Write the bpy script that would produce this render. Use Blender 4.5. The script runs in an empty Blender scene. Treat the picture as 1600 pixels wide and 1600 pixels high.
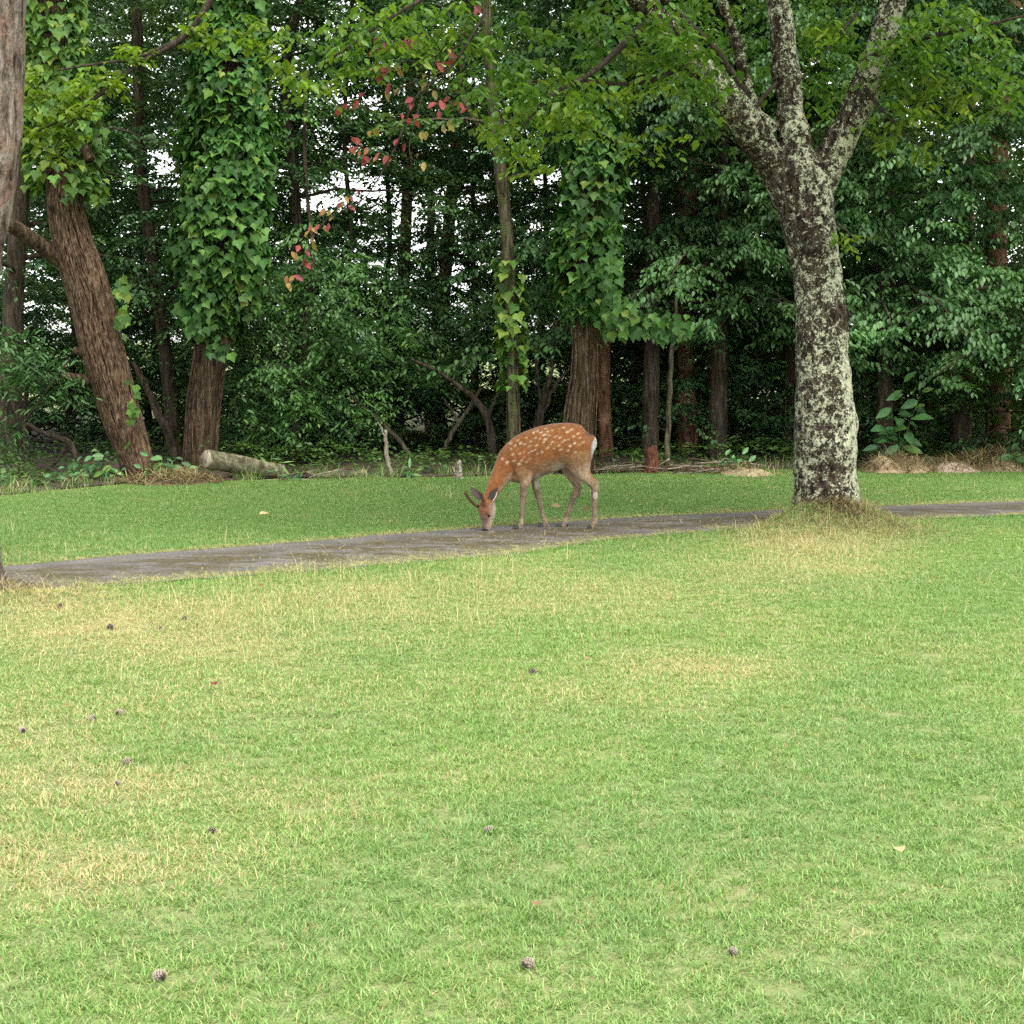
import bpy, bmesh, math, random
import numpy as np
from mathutils import Vector, Matrix

random.seed(7)
RNG = np.random.default_rng(7)
scene = bpy.context.scene
COL = scene.collection

# ------------------------------------------------------------------ camera
FPX, HOR, CAMH = 2800.0, 531.0, 1.5
PITCH = math.atan((800 - HOR) / FPX)
camd = bpy.data.cameras.new("camera")
camd.sensor_width = 36.0
camd.lens = 36.0 * FPX / 1600.0
camd.clip_start = 0.1
camd.clip_end = 3000
cam = bpy.data.objects.new("camera", camd)
cam.location = (0, 0, CAMH)
cam.rotation_euler = (math.pi / 2 - PITCH, 0, 0)
COL.objects.link(cam)
scene.camera = cam

# ------------------------------------------------------------------ sky and sun (bright overcast)
SUN_EL, SUN_AZ = 62.0, 150.0      # azimuth clockwise from +Y (view direction)
world = bpy.data.worlds.new("World")
scene.world = world
world.use_nodes = True
wn, wl = world.node_tree.nodes, world.node_tree.links
wn.clear()
sky = wn.new("ShaderNodeTexSky")
sky.sky_type = 'NISHITA'
sky.sun_disc = False
sky.sun_elevation = math.radians(SUN_EL)
sky.sun_rotation = math.radians(SUN_AZ)
sky.dust_density = 1.0
hsv = wn.new("ShaderNodeHueSaturation")
hsv.inputs["Saturation"].default_value = 0.10
hsv.inputs["Value"].default_value = 1.12
bg = wn.new("ShaderNodeBackground")
bg.inputs["Strength"].default_value = 0.13
wo = wn.new("ShaderNodeOutputWorld")
wl.new(sky.outputs[0], hsv.inputs["Color"])
wl.new(hsv.outputs[0], bg.inputs[0])
wl.new(bg.outputs[0], wo.inputs[0])

sund = bpy.data.lights.new("sun", 'SUN')
sund.energy = 1.5
sund.angle = math.radians(24)
sund.color = (1.0, 0.95, 0.86)
sun = bpy.data.objects.new("sun", sund)
az, el = math.radians(SUN_AZ), math.radians(SUN_EL)
sdir = Vector((math.sin(az) * math.cos(el), math.cos(az) * math.cos(el), math.sin(el)))
sun.rotation_euler = sdir.to_track_quat('Z', 'Y').to_euler()
sun.location = sdir * 60
COL.objects.link(sun)

scene.view_settings.view_transform = 'Standard'
scene.view_settings.look = 'None'
scene.view_settings.exposure = 1.9
scene.view_settings.gamma = 1.0
scene.view_settings.use_curve_mapping = False
scene.render.engine = 'CYCLES'
scene.cycles.use_denoising = False
scene.cycles.max_bounces = 4
scene.cycles.diffuse_bounces = 3
scene.cycles.glossy_bounces = 2
scene.cycles.transmission_bounces = 2
scene.cycles.caustics_reflective = False
scene.cycles.caustics_refractive = False

# ------------------------------------------------------------------ projection helpers
CAM = np.array([0, 0, CAMH])
FW = np.array([0, math.cos(PITCH), -math.sin(PITCH)])
UP = np.array([0, math.sin(PITCH), math.cos(PITCH)])
RT = np.array([1.0, 0, 0])


def P(px, py, D):
    """world point seen at photo pixel (px,py) at distance D along +Y"""
    ray = FW * FPX + RT * (px - 800) - UP * (py - 800)
    return CAM + ray * (D / ray[1])


def G(px, py, z=0.0):
    """ground point seen at photo pixel"""
    ray = FW * FPX + RT * (px - 800) - UP * (py - 800)
    return CAM + ray * ((z - CAMH) / ray[2])


def proj(v):
    r = np.asarray(v) - CAM
    d = np.maximum(r @ FW, 1e-3)
    return 800 + FPX * (r @ RT) / d, 800 - FPX * (r @ UP) / d, d


# ------------------------------------------------------------------ noise
def _hash(ix, iy, iz):
    h = (ix.astype(np.int64) * 374761393 + iy.astype(np.int64) * 668265263 + iz.astype(np.int64) * 1274126177) & 0xFFFFFFFF
    h = ((h ^ (h >> 13)) * 1274126177) & 0xFFFFFFFF
    h = h ^ (h >> 16)
    return (h & 0xFFFFFF) / float(0xFFFFFF)


def vnoise(p):
    i = np.floor(p).astype(np.int64)
    f = p - i
    f = f * f * (3 - 2 * f)
    r = 0
    for dx in (0, 1):
        wx = f[:, 0] if dx else 1 - f[:, 0]
        for dy in (0, 1):
            wy = f[:, 1] if dy else 1 - f[:, 1]
            for dz in (0, 1):
                wz = f[:, 2] if dz else 1 - f[:, 2]
                r = r + wx * wy * wz * _hash(i[:, 0] + dx, i[:, 1] + dy, i[:, 2] + dz)
    return r


def fbm(p, octv=4):
    r, a, s = 0, 0.5, 0
    q = np.array(p, float)
    for _ in range(octv):
        r = r + a * vnoise(q)
        s += a
        a *= 0.5
        q = q * 2.03 + 17.3
    return r / s


def unit(v):
    return v / np.maximum(np.linalg.norm(v, axis=-1, keepdims=True), 1e-9)


# ------------------------------------------------------------------ mesh / object helpers
def mesh_np(name, verts, face_groups, attrs=None, colors=None, smooth=True, mats=None):
    """face_groups: list of int arrays (n,k)"""
    me = bpy.data.meshes.new(name)
    verts = np.asarray(verts, np.float32)
    me.vertices.add(len(verts))
    me.vertices.foreach_set("co", verts.ravel())
    fg = [np.asarray(f, np.int32) for f in face_groups if len(f)]
    loops = np.concatenate([f.ravel() for f in fg])
    tot = np.concatenate([np.full(len(f), f.shape[1], np.int32) for f in fg])
    start = np.concatenate([[0], np.cumsum(tot)[:-1]]).astype(np.int32)
    me.loops.add(len(loops))
    me.loops.foreach_set("vertex_index", loops)
    me.polygons.add(len(tot))
    me.polygons.foreach_set("loop_start", start)
    me.polygons.foreach_set("loop_total", tot)
    if smooth:
        me.polygons.foreach_set("use_smooth", np.ones(len(tot), bool))
    me.update(calc_edges=True)
    for k, a in (attrs or {}).items():
        at = me.attributes.new(k, 'FLOAT', 'POINT')
        at.data.foreach_set("value", np.asarray(a, np.float32))
    for k, a in (colors or {}).items():
        at = me.attributes.new(k, 'FLOAT_COLOR', 'POINT')
        at.data.foreach_set("color", np.asarray(a, np.float32).ravel())
    for m in (mats or []):
        me.materials.append(m)
    return me


def obj(name, me, parent=None, label=None, cat=None, group=None, kind=None, loc=None):
    o = bpy.data.objects.new(name, me)
    COL.objects.link(o)
    if parent is not None:
        o.parent = parent
    if loc is not None:
        o.location = loc
    tag(o, label, cat, group, kind)
    return o


def tag(o, label=None, cat=None, group=None, kind=None):
    if label: o["label"] = label
    if cat: o["category"] = cat
    if group: o["group"] = group
    if kind: o["kind"] = kind
    return o


def thing(name, label, cat, loc, group=None):
    o = bpy.data.objects.new(name, None)
    o.empty_display_size = 0.2
    o.location = [float(c) for c in loc]
    COL.objects.link(o)
    return tag(o, label, cat, group)


def catmull(pts, n):
    """resample control rows (any columns) with a Catmull-Rom spline to n rows"""
    p = np.asarray(pts, float)
    if len(p) == 2:
        t = np.linspace(0, 1, n)[:, None]
        return p[0] * (1 - t) + p[1] * t
    q = np.vstack([2 * p[0] - p[1], p, 2 * p[-1] - p[-2]])
    s = np.linspace(0, len(p) - 1 - 1e-6, n)
    i = s.astype(int)
    t = (s - i)[:, None]
    a, b, c, d = q[i], q[i + 1], q[i + 2], q[i + 3]
    return 0.5 * (2 * b + (c - a) * t + (2 * a - 5 * b + 4 * c - d) * t ** 2 + (3 * b - a - 3 * c + d) * t ** 3)


def tube(path, rad, nc=12, cap=True, rad2=None, ref=(0.0, 1.0, 0.0)):
    """ring tube along path; rad across the side axis, rad2 across the other"""
    path = np.asarray(path, float)
    n = len(path)
    rad = np.broadcast_to(np.asarray(rad, float), (n,))
    rad2 = rad if rad2 is None else np.broadcast_to(np.asarray(rad2, float), (n,))
    tan = unit(np.gradient(path, axis=0))
    ref = np.broadcast_to(np.asarray(ref, float), (n, 3))
    s = unit(ref - tan * np.sum(ref * tan, 1)[:, None])
    u = np.cross(tan, s)
    a = np.linspace(0, 2 * np.pi, nc, endpoint=False)
    v = path[:, None, :] + s[:, None, :] * (np.cos(a)[None, :, None] * rad[:, None, None]) \
        + u[:, None, :] * (np.sin(a)[None, :, None] * rad2[:, None, None])
    v = v.reshape(-1, 3)
    i = np.arange(n - 1)[:, None] * nc
    j = np.arange(nc)[None, :]
    j2 = (j + 1) % nc
    q = np.stack([i + j, i + j2, i + nc + j2, i + nc + j], -1).reshape(-1, 4)
    fs = [q]
    if cap:
        v = np.vstack([v, path[0], path[-1]])
        jj = np.arange(nc)
        k0, k1 = n * nc, n * nc + 1
        fs.append(np.stack([np.full(nc, k0), (jj + 1) % nc, jj], -1))
        b = (n - 1) * nc
        fs.append(np.stack([np.full(nc, k1), b + jj, b + (jj + 1) % nc], -1))
    return v, fs


class Acc:
    """accumulates geometry pieces of ONE object"""
    def __init__(self):
        self.v, self.f, self.n, self.a = [], {}, 0, {}

    def add(self, v, fs, **attrs):
        for f in fs:
            f = np.asarray(f)
            self.f.setdefault(f.shape[1], []).append(f + self.n)
        self.v.append(v)
        for k, x in attrs.items():
            self.a.setdefault(k, []).append(np.broadcast_to(np.asarray(x, float), (len(v),)))
        self.n += len(v)

    def mesh(self, name, mats, smooth=True):
        return mesh_np(name, np.vstack(self.v), [np.vstack(x) for x in self.f.values()],
                       {k: np.concatenate(x) for k, x in self.a.items()}, None, smooth, mats)


# ------------------------------------------------------------------ materials
def new_mat(name):
    m = bpy.data.materials.new(name)
    m.use_nodes = True
    n, l = m.node_tree.nodes, m.node_tree.links
    b = n["Principled BSDF"]
    return m, n, l, b


def attr(n, name, kind='GEOMETRY'):
    a = n.new("ShaderNodeAttribute")
    a.attribute_name = name
    a.attribute_type = kind
    return a


def ramp(n, stops):
    r = n.new("ShaderNodeValToRGB")
    e = r.color_ramp.elements
    while len(e) < len(stops):
        e.new(0.5)
    for i, (p, c) in enumerate(stops):
        e[i].position = p
        e[i].color = (c[0], c[1], c[2], 1) if not np.isscalar(c) else (c, c, c, 1)
    return r


def noise(n, l, scale, detail=5, rough=0.6, vec=None, stretch=None, dist=0.0):
    t = n.new("ShaderNodeTexNoise")
    t.inputs["Scale"].default_value = scale
    t.inputs["Detail"].default_value = detail
    t.inputs["Roughness"].default_value = rough
    t.inputs["Distortion"].default_value = dist
    if vec is None:
        g = n.new("ShaderNodeNewGeometry")
        vec = g.outputs["Position"]
    if stretch:
        mp = n.new("ShaderNodeMapping")
        mp.inputs["Scale"].default_value = stretch
        l.new(vec, mp.inputs["Vector"])
        vec = mp.outputs[0]
    l.new(vec, t.inputs["Vector"])
    return t


def mix(n, l, fac, a, b, mode='MIX'):
    m = n.new("ShaderNodeMix")
    m.data_type = 'RGBA'
    m.blend_type = mode
    for s, x in ((m.inputs[0], fac), (m.inputs[6], a), (m.inputs[7], b)):
        if hasattr(x, "is_linked") or hasattr(x, "links"):
            l.new(x, s)
        elif np.isscalar(x):
            s.default_value = x
        else:
            s.default_value = (x[0], x[1], x[2], 1)
    return m.outputs[2]


def bump(n, l, b, height, strength=0.5, dist=0.01):
    bp = n.new("ShaderNodeBump")
    bp.inputs["Strength"].default_value = strength
    bp.inputs["Distance"].default_value = dist
    l.new(height, bp.inputs["Height"])
    l.new(bp.outputs[0], b.inputs["Normal"])


def leaf_mat(name, stops, rough=0.5, trans=0.3, tcol=1.5, spec=0.4):
    """leaf surface: colour by each leaf's own random value, some light passes through"""
    m, n, l, b = new_mat(name)
    a = attr(n, "rnd")
    r = ramp(n, stops)
    l.new(a.outputs["Fac"], r.inputs[0])
    va = attr(n, "vary")
    c = mix(n, l, 1.0, r.outputs[0], va.outputs["Color"], 'MULTIPLY')
    l.new(c, b.inputs["Base Color"])
    b.inputs["Roughness"].default_value = rough
    b.inputs["Specular IOR Level"].default_value = spec
    t = n.new("ShaderNodeBsdfTranslucent")
    tc = mix(n, l, 1.0, c, (tcol, tcol * 1.05, tcol * 0.5), 'MULTIPLY')
    l.new(tc, t.inputs[0])
    ms = n.new("ShaderNodeMixShader")
    ms.inputs[0].default_value = trans
    out = n["Material Output"]
    l.new(b.outputs[0], ms.inputs[1])
    l.new(t.outputs[0], ms.inputs[2])
    l.new(ms.outputs[0], out.inputs[0])
    return m


def bark_mat(name, dark, mid, light, zst=0.16, scale=26, b_strength=0.8, moss=None):
    m, n, l, b = new_mat(name)
    n1 = noise(n, l, scale, 6, 0.65, stretch=(1, 1, zst), dist=0.3)
    n2 = noise(n, l, scale * 3.3, 4, 0.6, stretch=(1, 1, 0.4))
    n3 = noise(n, l, 3.5, 3, 0.5)
    r1 = ramp(n, [(0.36, dark), (0.52, mid), (0.7, light)])  # bark tones, range widened to paint shade into the crevices
    l.new(n1.outputs[0], r1.inputs[0])
    r2 = ramp(n, [(0.3, 0.6), (0.7, 1.25)])
    l.new(n2.outputs[0], r2.inputs[0])
    c = mix(n, l, 1.0, r1.outputs[0], r2.outputs[0], 'MULTIPLY')
    r3 = ramp(n, [(0.3, 0.72), (0.75, 1.2)])
    l.new(n3.outputs[0], r3.inputs[0])
    c = mix(n, l, 1.0, c, r3.outputs[0], 'MULTIPLY')
    if moss:
        n4 = noise(n, l, 7, 5, 0.7)
        r4 = ramp(n, [(0.52, 0), (0.62, 0.8)])
        l.new(n4.outputs[0], r4.inputs[0])
        c = mix(n, l, r4.outputs[0], c, moss)
    l.new(c, b.inputs["Base Color"])
    b.inputs["Roughness"].default_value = 0.9
    b.inputs["Specular IOR Level"].default_value = 0.15
    ad = n.new("ShaderNodeMath")
    ad.operation = 'ADD'
    l.new(n1.outputs[0], ad.inputs[0])
    l.new(n2.outputs[0], ad.inputs[1])
    bump(n, l, b, ad.outputs[0], b_strength, 0.02)
    return m


M = {}
# leaves: real-world base colours
M['ivy'] = leaf_mat("ivy_leaf", [(0, (0.0216, 0.0700, 0.0134)), (0.6, (0.0462, 0.1232, 0.0224)), (0.93, (0.0801, 0.1680, 0.0291)), (1, (0.1540, 0.1820, 0.0280))], 0.55, 0.22, spec=0.22)
M['ivy_pale'] = leaf_mat("ivy_pale_leaf", [(0, (0.04, 0.10, 0.02)), (0.6, (0.08, 0.17, 0.03)), (1, (0.17, 0.24, 0.04))], 0.55, 0.3, spec=0.22)
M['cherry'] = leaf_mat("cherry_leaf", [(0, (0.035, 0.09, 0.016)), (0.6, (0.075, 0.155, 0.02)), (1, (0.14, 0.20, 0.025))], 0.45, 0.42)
M['cherry_hi'] = leaf_mat("sunlit_tint_leaf", [(0, (0.07, 0.14, 0.015)), (0.7, (0.13, 0.21, 0.02)), (1, (0.19, 0.22, 0.03))], 0.45, 0.45)  # brighter copy of the cherry leaf, sunlight put into its colour
M['red'] = leaf_mat("red_leaf", [(0, (0.25, 0.035, 0.042)), (0.5, (0.27, 0.062, 0.045)), (0.75, (0.23, 0.12, 0.035)), (1, (0.16, 0.16, 0.03))], 0.5, 0.3, 1.3)
M['tier'] = leaf_mat("drooping_leaf", [(0, (0.0325, 0.0862, 0.0261)), (0.7, (0.0617, 0.1378, 0.0441)), (1, (0.1056, 0.1957, 0.0579))], 0.5, 0.2, spec=0.3)
M['dark'] = leaf_mat("dark_leaf", [(0, (0.0350, 0.0875, 0.0328)), (0.7, (0.0700, 0.1531, 0.0525)), (1, (0.1313, 0.2406, 0.0656))], 0.5, 0.2)
M['maple'] = leaf_mat("maple_leaf", [(0, (0.0413, 0.1031, 0.0300)), (0.7, (0.0788, 0.1725, 0.0488)), (1, (0.1313, 0.2438, 0.0562))], 0.5, 0.25, spec=.3)
M['mid'] = leaf_mat("mid_leaf", [(0, (0.0372, 0.0891, 0.0223)), (0.7, (0.0743, 0.1485, 0.0297)), (1, (0.1337, 0.2079, 0.0446))], 0.5, 0.3)
M['weed'] = leaf_mat("weed_leaf", [(0, (0.0455, 0.1300, 0.0390)), (0.7, (0.0780, 0.1950, 0.0585)), (1, (0.1560, 0.2600, 0.0520))], 0.45, 0.25)
# barks
M['bark_red'] = bark_mat("brown_bark", (0.012, 0.007, 0.004), (0.075, 0.044, 0.026), (0.19, 0.125, 0.078), 0.14, 30, 1.0)
M['bark_furrow'] = bark_mat("furrowed_bark", (0.014, 0.009, 0.006), (0.085, 0.056, 0.034), (0.21, 0.15, 0.095), 0.10, 34, 1.0)
M['bark_dark'] = bark_mat("dark_bark", (0.02, 0.016, 0.011), (0.065, 0.05, 0.034), (0.13, 0.10, 0.07), 0.15)
M['bark_pine'] = bark_mat("pine_bark", (0.06, 0.03, 0.018), (0.20, 0.10, 0.06), (0.32, 0.19, 0.125), 0.35, 14)
M['bark_slim'] = bark_mat("slim_bark", (0.022, 0.018, 0.011), (0.10, 0.085, 0.052), (0.21, 0.185, 0.12), 0.10, 34, 1.0, moss=(0.08, 0.1, 0.03))
M['bark_grey'] = bark_mat("flaky_grey_bark", (0.02, 0.012, 0.008), (0.16, 0.125, 0.10), (0.30, 0.27, 0.23), 0.3, 20, 1.0, moss=(0.19, 0.12, 0.09))
M['log'] = bark_mat("mossy_log", (0.05, 0.047, 0.026), (0.15, 0.14, 0.085), (0.26, 0.24, 0.16), 1.0, 12, 0.6)
M['deadwood'] = bark_mat("dead_wood", (0.12, 0.10, 0.07), (0.30, 0.26, 0.2), (0.45, 0.4, 0.32), 0.3, 30, 0.3)
M['redwood'] = bark_mat("red_stump", (0.05, 0.02, 0.012), (0.15, 0.06, 0.035), (0.24, 0.11, 0.07), 0.2, 40, 0.5)
M['vine'] = bark_mat("vine_stem", (0.025, 0.015, 0.009), (0.11, 0.07, 0.043), (0.25, 0.175, 0.11), 0.3, 40, 0.3)
M['twig'] = bark_mat("twig_bark", (0.02, 0.015, 0.01), (0.05, 0.038, 0.028), (0.09, 0.07, 0.055), 0.3, 40, 0.3)


def lichen_mat():
    m, n, l, b = new_mat("lichen_bark")
    nb = noise(n, l, 30, 6, 0.65, stretch=(1, 1, 0.5))
    rb = ramp(n, [(0.38, (0.006, 0.004, 0.003)), (0.52, (0.030, 0.021, 0.014)), (0.72, (0.11, 0.088, 0.066))])
    l.new(nb.outputs[0], rb.inputs[0])
    # crusty lichen: blotches, broken up by fine noise
    big = noise(n, l, 3.2, 3, 0.55, stretch=(1.2, 1.2, 0.6))
    mid_ = noise(n, l, 19, 6, 0.75, dist=0.5)
    fine = noise(n, l, 75, 4, 0.7)
    s1 = n.new("ShaderNodeMath"); s1.operation = 'MULTIPLY_ADD'
    l.new(big.outputs[0], s1.inputs[0]); s1.inputs[1].default_value = 0.35
    l.new(mid_.outputs[0], s1.inputs[2])
    s2 = n.new("ShaderNodeMath"); s2.operation = 'MULTIPLY_ADD'
    l.new(fine.outputs[0], s2.inputs[0]); s2.inputs[1].default_value = 0.6
    l.new(s1.outputs[0], s2.inputs[2])
    amt = attr(n, "lichen")
    s3 = n.new("ShaderNodeMath"); s3.operation = 'ADD'
    l.new(s2.outputs[0], s3.inputs[0]); l.new(amt.outputs["Fac"], s3.inputs[1])
    rm = ramp(n, [(0.0, 0), (1.0, 1)])
    mr = n.new("ShaderNodeMapRange")
    mr.inputs[1].default_value = 0.96; mr.inputs[2].default_value = 1.02
    l.new(s3.outputs[0], mr.inputs[0])
    l.new(mr.outputs[0], rm.inputs[0])
    cz = noise(n, l, 22, 3)
    lc = ramp(n, [(0.3, (0.17, 0.18, 0.12)), (0.45, (0.29, 0.30, 0.20)), (0.6, (0.38, 0.39, 0.27)), (0.75, (0.33, 0.33, 0.29))])
    l.new(cz.outputs[0], lc.inputs[0])
    c = mix(n, l, rm.outputs[0], rb.outputs[0], lc.outputs[0])
    l.new(c, b.inputs["Base Color"])
    b.inputs["Roughness"].default_value = 0.95
    b.inputs["Specular IOR Level"].default_value = 0.1
    h = n.new("ShaderNodeMath"); h.operation = 'ADD'
    l.new(nb.outputs[0], h.inputs[0]); l.new(rm.outputs[0], h.inputs[1])
    bump(n, l, b, h.outputs[0], 0.9, 0.012)
    return m


M['lichen'] = lichen_mat()


def plain(name, col, rough=0.8, spec=0.2, vary=0.25, scale=30):
    m, n, l, b = new_mat(name)
    nz = noise(n, l, scale, 4)
    r = ramp(n, [(0.3, tuple(c * (1 - vary) for c in col)), (0.7, tuple(c * (1 + vary) for c in col))])
    l.new(nz.outputs[0], r.inputs[0])
    l.new(r.outputs[0], b.inputs["Base Color"])
    b.inputs["Roughness"].default_value = rough
    b.inputs["Specular IOR Level"].default_value = spec
    return m


# ------------------------------------------------------------------ ground sheets
def ground_mat():
    m, n, l, b = new_mat("lawn_soil")
    a = noise(n, l, 0.6, 5, 0.6)
    f = noise(n, l, 60, 5, 0.7)
    r = ramp(n, [(0.35, (0.14, 0.20, 0.055)), (0.65, (0.22, 0.22, 0.09))])
    l.new(a.outputs[0], r.inputs[0])
    rf = ramp(n, [(0.3, 0.7), (0.7, 1.15)])
    l.new(f.outputs[0], rf.inputs[0])
    l.new(mix(n, l, 1.0, r.outputs[0], rf.outputs[0], 'MULTIPLY'), b.inputs["Base Color"])
    b.inputs["Roughness"].default_value = 0.95
    bump(n, l, b, f.outputs[0], 0.6, 0.02)
    return m


def asphalt_mat():
    m, n, l, b = new_mat("old_asphalt")
    fine = noise(n, l, 60, 5, 0.8)
    big = noise(n, l, 2.2, 5, 0.6)
    r = ramp(n, [(0.34, (0.05, 0.047, 0.044)), (0.5, (0.12, 0.113, 0.105)), (0.66, (0.22, 0.208, 0.195))])
    l.new(fine.outputs[0], r.inputs[0])
    rb = ramp(n, [(0.3, 0.6), (0.7, 1.2)])
    l.new(big.outputs[0], rb.inputs[0])
    c = mix(n, l, 1.0, r.outputs[0], rb.outputs[0], 'MULTIPLY')
    # moss and dirt strip along the middle of the path
    e = attr(n, "across")
    st = ramp(n, [(0.12, 0.0), (0.36, 1.0), (0.72, 1.0), (0.9, 0.4)])
    l.new(e.outputs["Fac"], st.inputs[0])
    mn = noise(n, l, 5.5, 6, 0.72, stretch=(0.5, 1, 1))
    mm = ramp(n, [(0.40, 0.0), (0.54, 0.95)])
    l.new(mn.outputs[0], mm.inputs[0])
    mf = mix(n, l, 1.0, st.outputs[0], mm.outputs[0], 'MULTIPLY')
    mc = ramp(n, [(0.3, (0.022, 0.02, 0.009)), (0.5, (0.06, 0.05, 0.02)), (0.72, (0.13, 0.10, 0.05))])
    l.new(fine.outputs[0], mc.inputs[0])
    c = mix(n, l, mf, c, mc.outputs[0])
    l.new(c, b.inputs["Base Color"])
    b.inputs["Roughness"].default_value = 0.85
    b.inputs["Specular IOR Level"].default_value = 0.3
    bump(n, l, b, fine.outputs[0], 0.5, 0.006)
    return m


def litter_mat():
    m, n, l, b = new_mat("leaf_litter")
    f = noise(n, l, 28, 6, 0.75)
    r = ramp(n, [(0.3, (0.02, 0.015, 0.009)), (0.55, (0.06, 0.045, 0.025)), (0.75, (0.13, 0.10, 0.055))])
    l.new(f.outputs[0], r.inputs[0])
    l.new(r.outputs[0], b.inputs["Base Color"])
    b.inputs["Roughness"].default_value = 0.95
    bump(n, l, b, f.outputs[0], 0.8, 0.04)
    return m


def mound_h(x, y):
    """raised ground round tree bases and gentle unevenness"""
    h = np.zeros_like(x)
    for cx, cy, r, a in MOUNDS:
        d2 = ((x - cx) ** 2 + (y - cy) ** 2) / r ** 2
        h = h + a * np.exp(-d2 * 1.6)
    return h


CHERRY_D = 14.25
cb = P(1292, 820, CHERRY_D)
lb = G(-38, 925)
MOUNDS = [(cb[0] - 0.02, cb[1] - .05, 0.66, 0.27), (lb[0], lb[1], 0.6, 0.10)]

# lawn: one sheet to the horizon, fine near the camera
xs = np.concatenate([[-900, -300, -100, -40, -20], np.arange(-12, 12.01, 0.16), [20, 40, 100, 300, 900]])
ys = np.concatenate([[-300, -60, -10], np.arange(0, 24.01, 0.16), [30, 40, 60, 100, 200, 500, 1500]])
X, Y = np.meshgrid(xs, ys)
und = (fbm(np.stack([X.ravel() * 0.5, Y.ravel() * 0.5, X.ravel() * 0], -1), 3) - 0.5) * 0.03
und = und * (np.abs(X.ravel()) < 13) * (Y.ravel() < 25) * (Y.ravel() > -1)


def path_edges():
    far = [(30, 884), (200, 868), (400, 853), (560, 840), (700, 829), (820, 820), (940, 812), (1080, 805), (1230, 798), (1350, 793), (1600, 784)]
    near = [(30, 926), (200, 914), (400, 900), (560, 888), (700, 876), (820, 866), (940, 847), (1080, 834), (1230, 822), (1350, 816), (1600, 806)]
    F = np.array([G(*p)[:2] for p in far])
    N = np.array([G(*p)[:2] for p in near])
    def ext(A):
        d0 = unit(A[0] - A[2]); d1 = unit(A[-1] - A[-3])
        return np.vstack([A[0] + d0 * 14, A[0] + d0 * 4, A, A[-1] + d1 * 4, A[-1] + d1 * 16])
    return ext(F), ext(N)


PF, PN = path_edges()
PFs, PNs = catmull(PF, 240), catmull(PN, 240)


def path_side(x, y):
    """+ distance beyond far edge, - distance before near edge, 0 on the path"""
    yf = np.interp(x, PFs[:, 0], PFs[:, 1])
    yn = np.interp(x, PNs[:, 0], PNs[:, 1])
    return np.where(y > yf, y - yf, np.where(y < yn, y - yn, 0.0))


Z = und + mound_h(X.ravel(), Y.ravel())
ps = path_side(X.ravel(), Y.ravel())
near_path = np.clip(np.abs(ps) / 0.35, 0, 1)
inside = (np.abs(X.ravel()) < 12.1) & (Y.ravel() < 24.1) & (Y.ravel() > -0.1)
Z = np.where(inside, Z * near_path - 0.012 * (ps == 0), Z)
V = np.stack([X.ravel(), Y.ravel(), Z], -1)
nx, ny = len(xs), len(ys)
i = (np.arange(ny - 1)[:, None] * nx + np.arange(nx - 1)[None, :]).ravel()
ground = obj("lawn", mesh_np("lawn", V, [np.stack([i, i + 1, i + nx + 1, i + nx], -1)], mats=[ground_mat()]), kind="structure")


def ground_z(x, y):
    u = (fbm(np.stack([x * 0.5, y * 0.5, x * 0], -1), 3) - 0.5) * 0.03
    npth = np.clip(np.abs(path_side(x, y)) / 0.35, 0, 1)
    return (u + mound_h(x, y)) * npth


# path
nacr = 8
rows = []
for k in range(nacr + 1):
    t = k / nacr
    jit = 0
    if k in (0, nacr):
        jit = (fbm(np.stack([PFs[:, 0] * 3, np.full(240, k * 7.7), PFs[:, 0] * 0], -1), 4) - 0.5)[:, None] * np.array([[0, 0.16]])
    row = PFs * (1 - t) + PNs * t + jit
    rows.append(np.column_stack([row, np.full(240, 0.007 + 0.018 * math.sin(math.pi * t))]))
pv = np.stack(rows, 0).reshape(-1, 3)
i = (np.arange(nacr)[:, None] * 240 + np.arange(239)[None, :]).ravel()
across = np.repeat(np.linspace(0, 1, nacr + 1), 240)
obj("path", mesh_np("path", pv, [np.stack([i, i + 240, i + 241, i + 1], -1)], {"across": across}, mats=[asphalt_mat()]), kind="structure")

# forest floor behind the lawn
EDGE = [(-300, 800), (0, 776), (100, 768), (200, 758), (300, 753), (450, 749), (600, 748), (750, 745), (900, 742), (1000, 739), (1100, 736), (1240, 733), (1350, 731), (1600, 729), (1900, 727)]
EDG = np.array([G(*p)[:2] for p in EDGE])
EX = np.concatenate([[-30], EDG[:, 0], [30]])
EY = np.concatenate([[EDG[0, 1]], EDG[:, 1], [EDG[-1, 1]]])


def edge_y(x):
    return np.interp(x, EX, EY)


fx = np.arange(-30, 30.01, 0.25)
fy0 = edge_y(fx) + (fbm(np.stack([fx * 2, fx * 0, fx * 0 + 5], -1), 4) - 0.5) * 0.7
nr = 26
tt = np.linspace(0, 1, nr) ** 1.6
FV = []
for k, t in enumerate(tt):
    y = fy0 + t * (28.5 - fy0)
    zz = 0.022 + 0.10 * np.minimum(1, (y - fy0) / 1.5) * fbm(np.stack([fx * 1.2, y * 1.2, fx * 0 + 9], -1), 4)
    FV.append(np.stack([fx, y, zz], -1))
FV = np.stack(FV, 0).reshape(-1, 3)
nf = len(fx)
i = (np.arange(nr - 1)[:, None] * nf + np.arange(nf - 1)[None, :]).ravel()
obj("forest_floor", mesh_np("forest_floor", FV, [np.stack([i, i + 1, i + nf + 1, i + nf], -1)], mats=[litter_mat()]), kind="structure")

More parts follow.
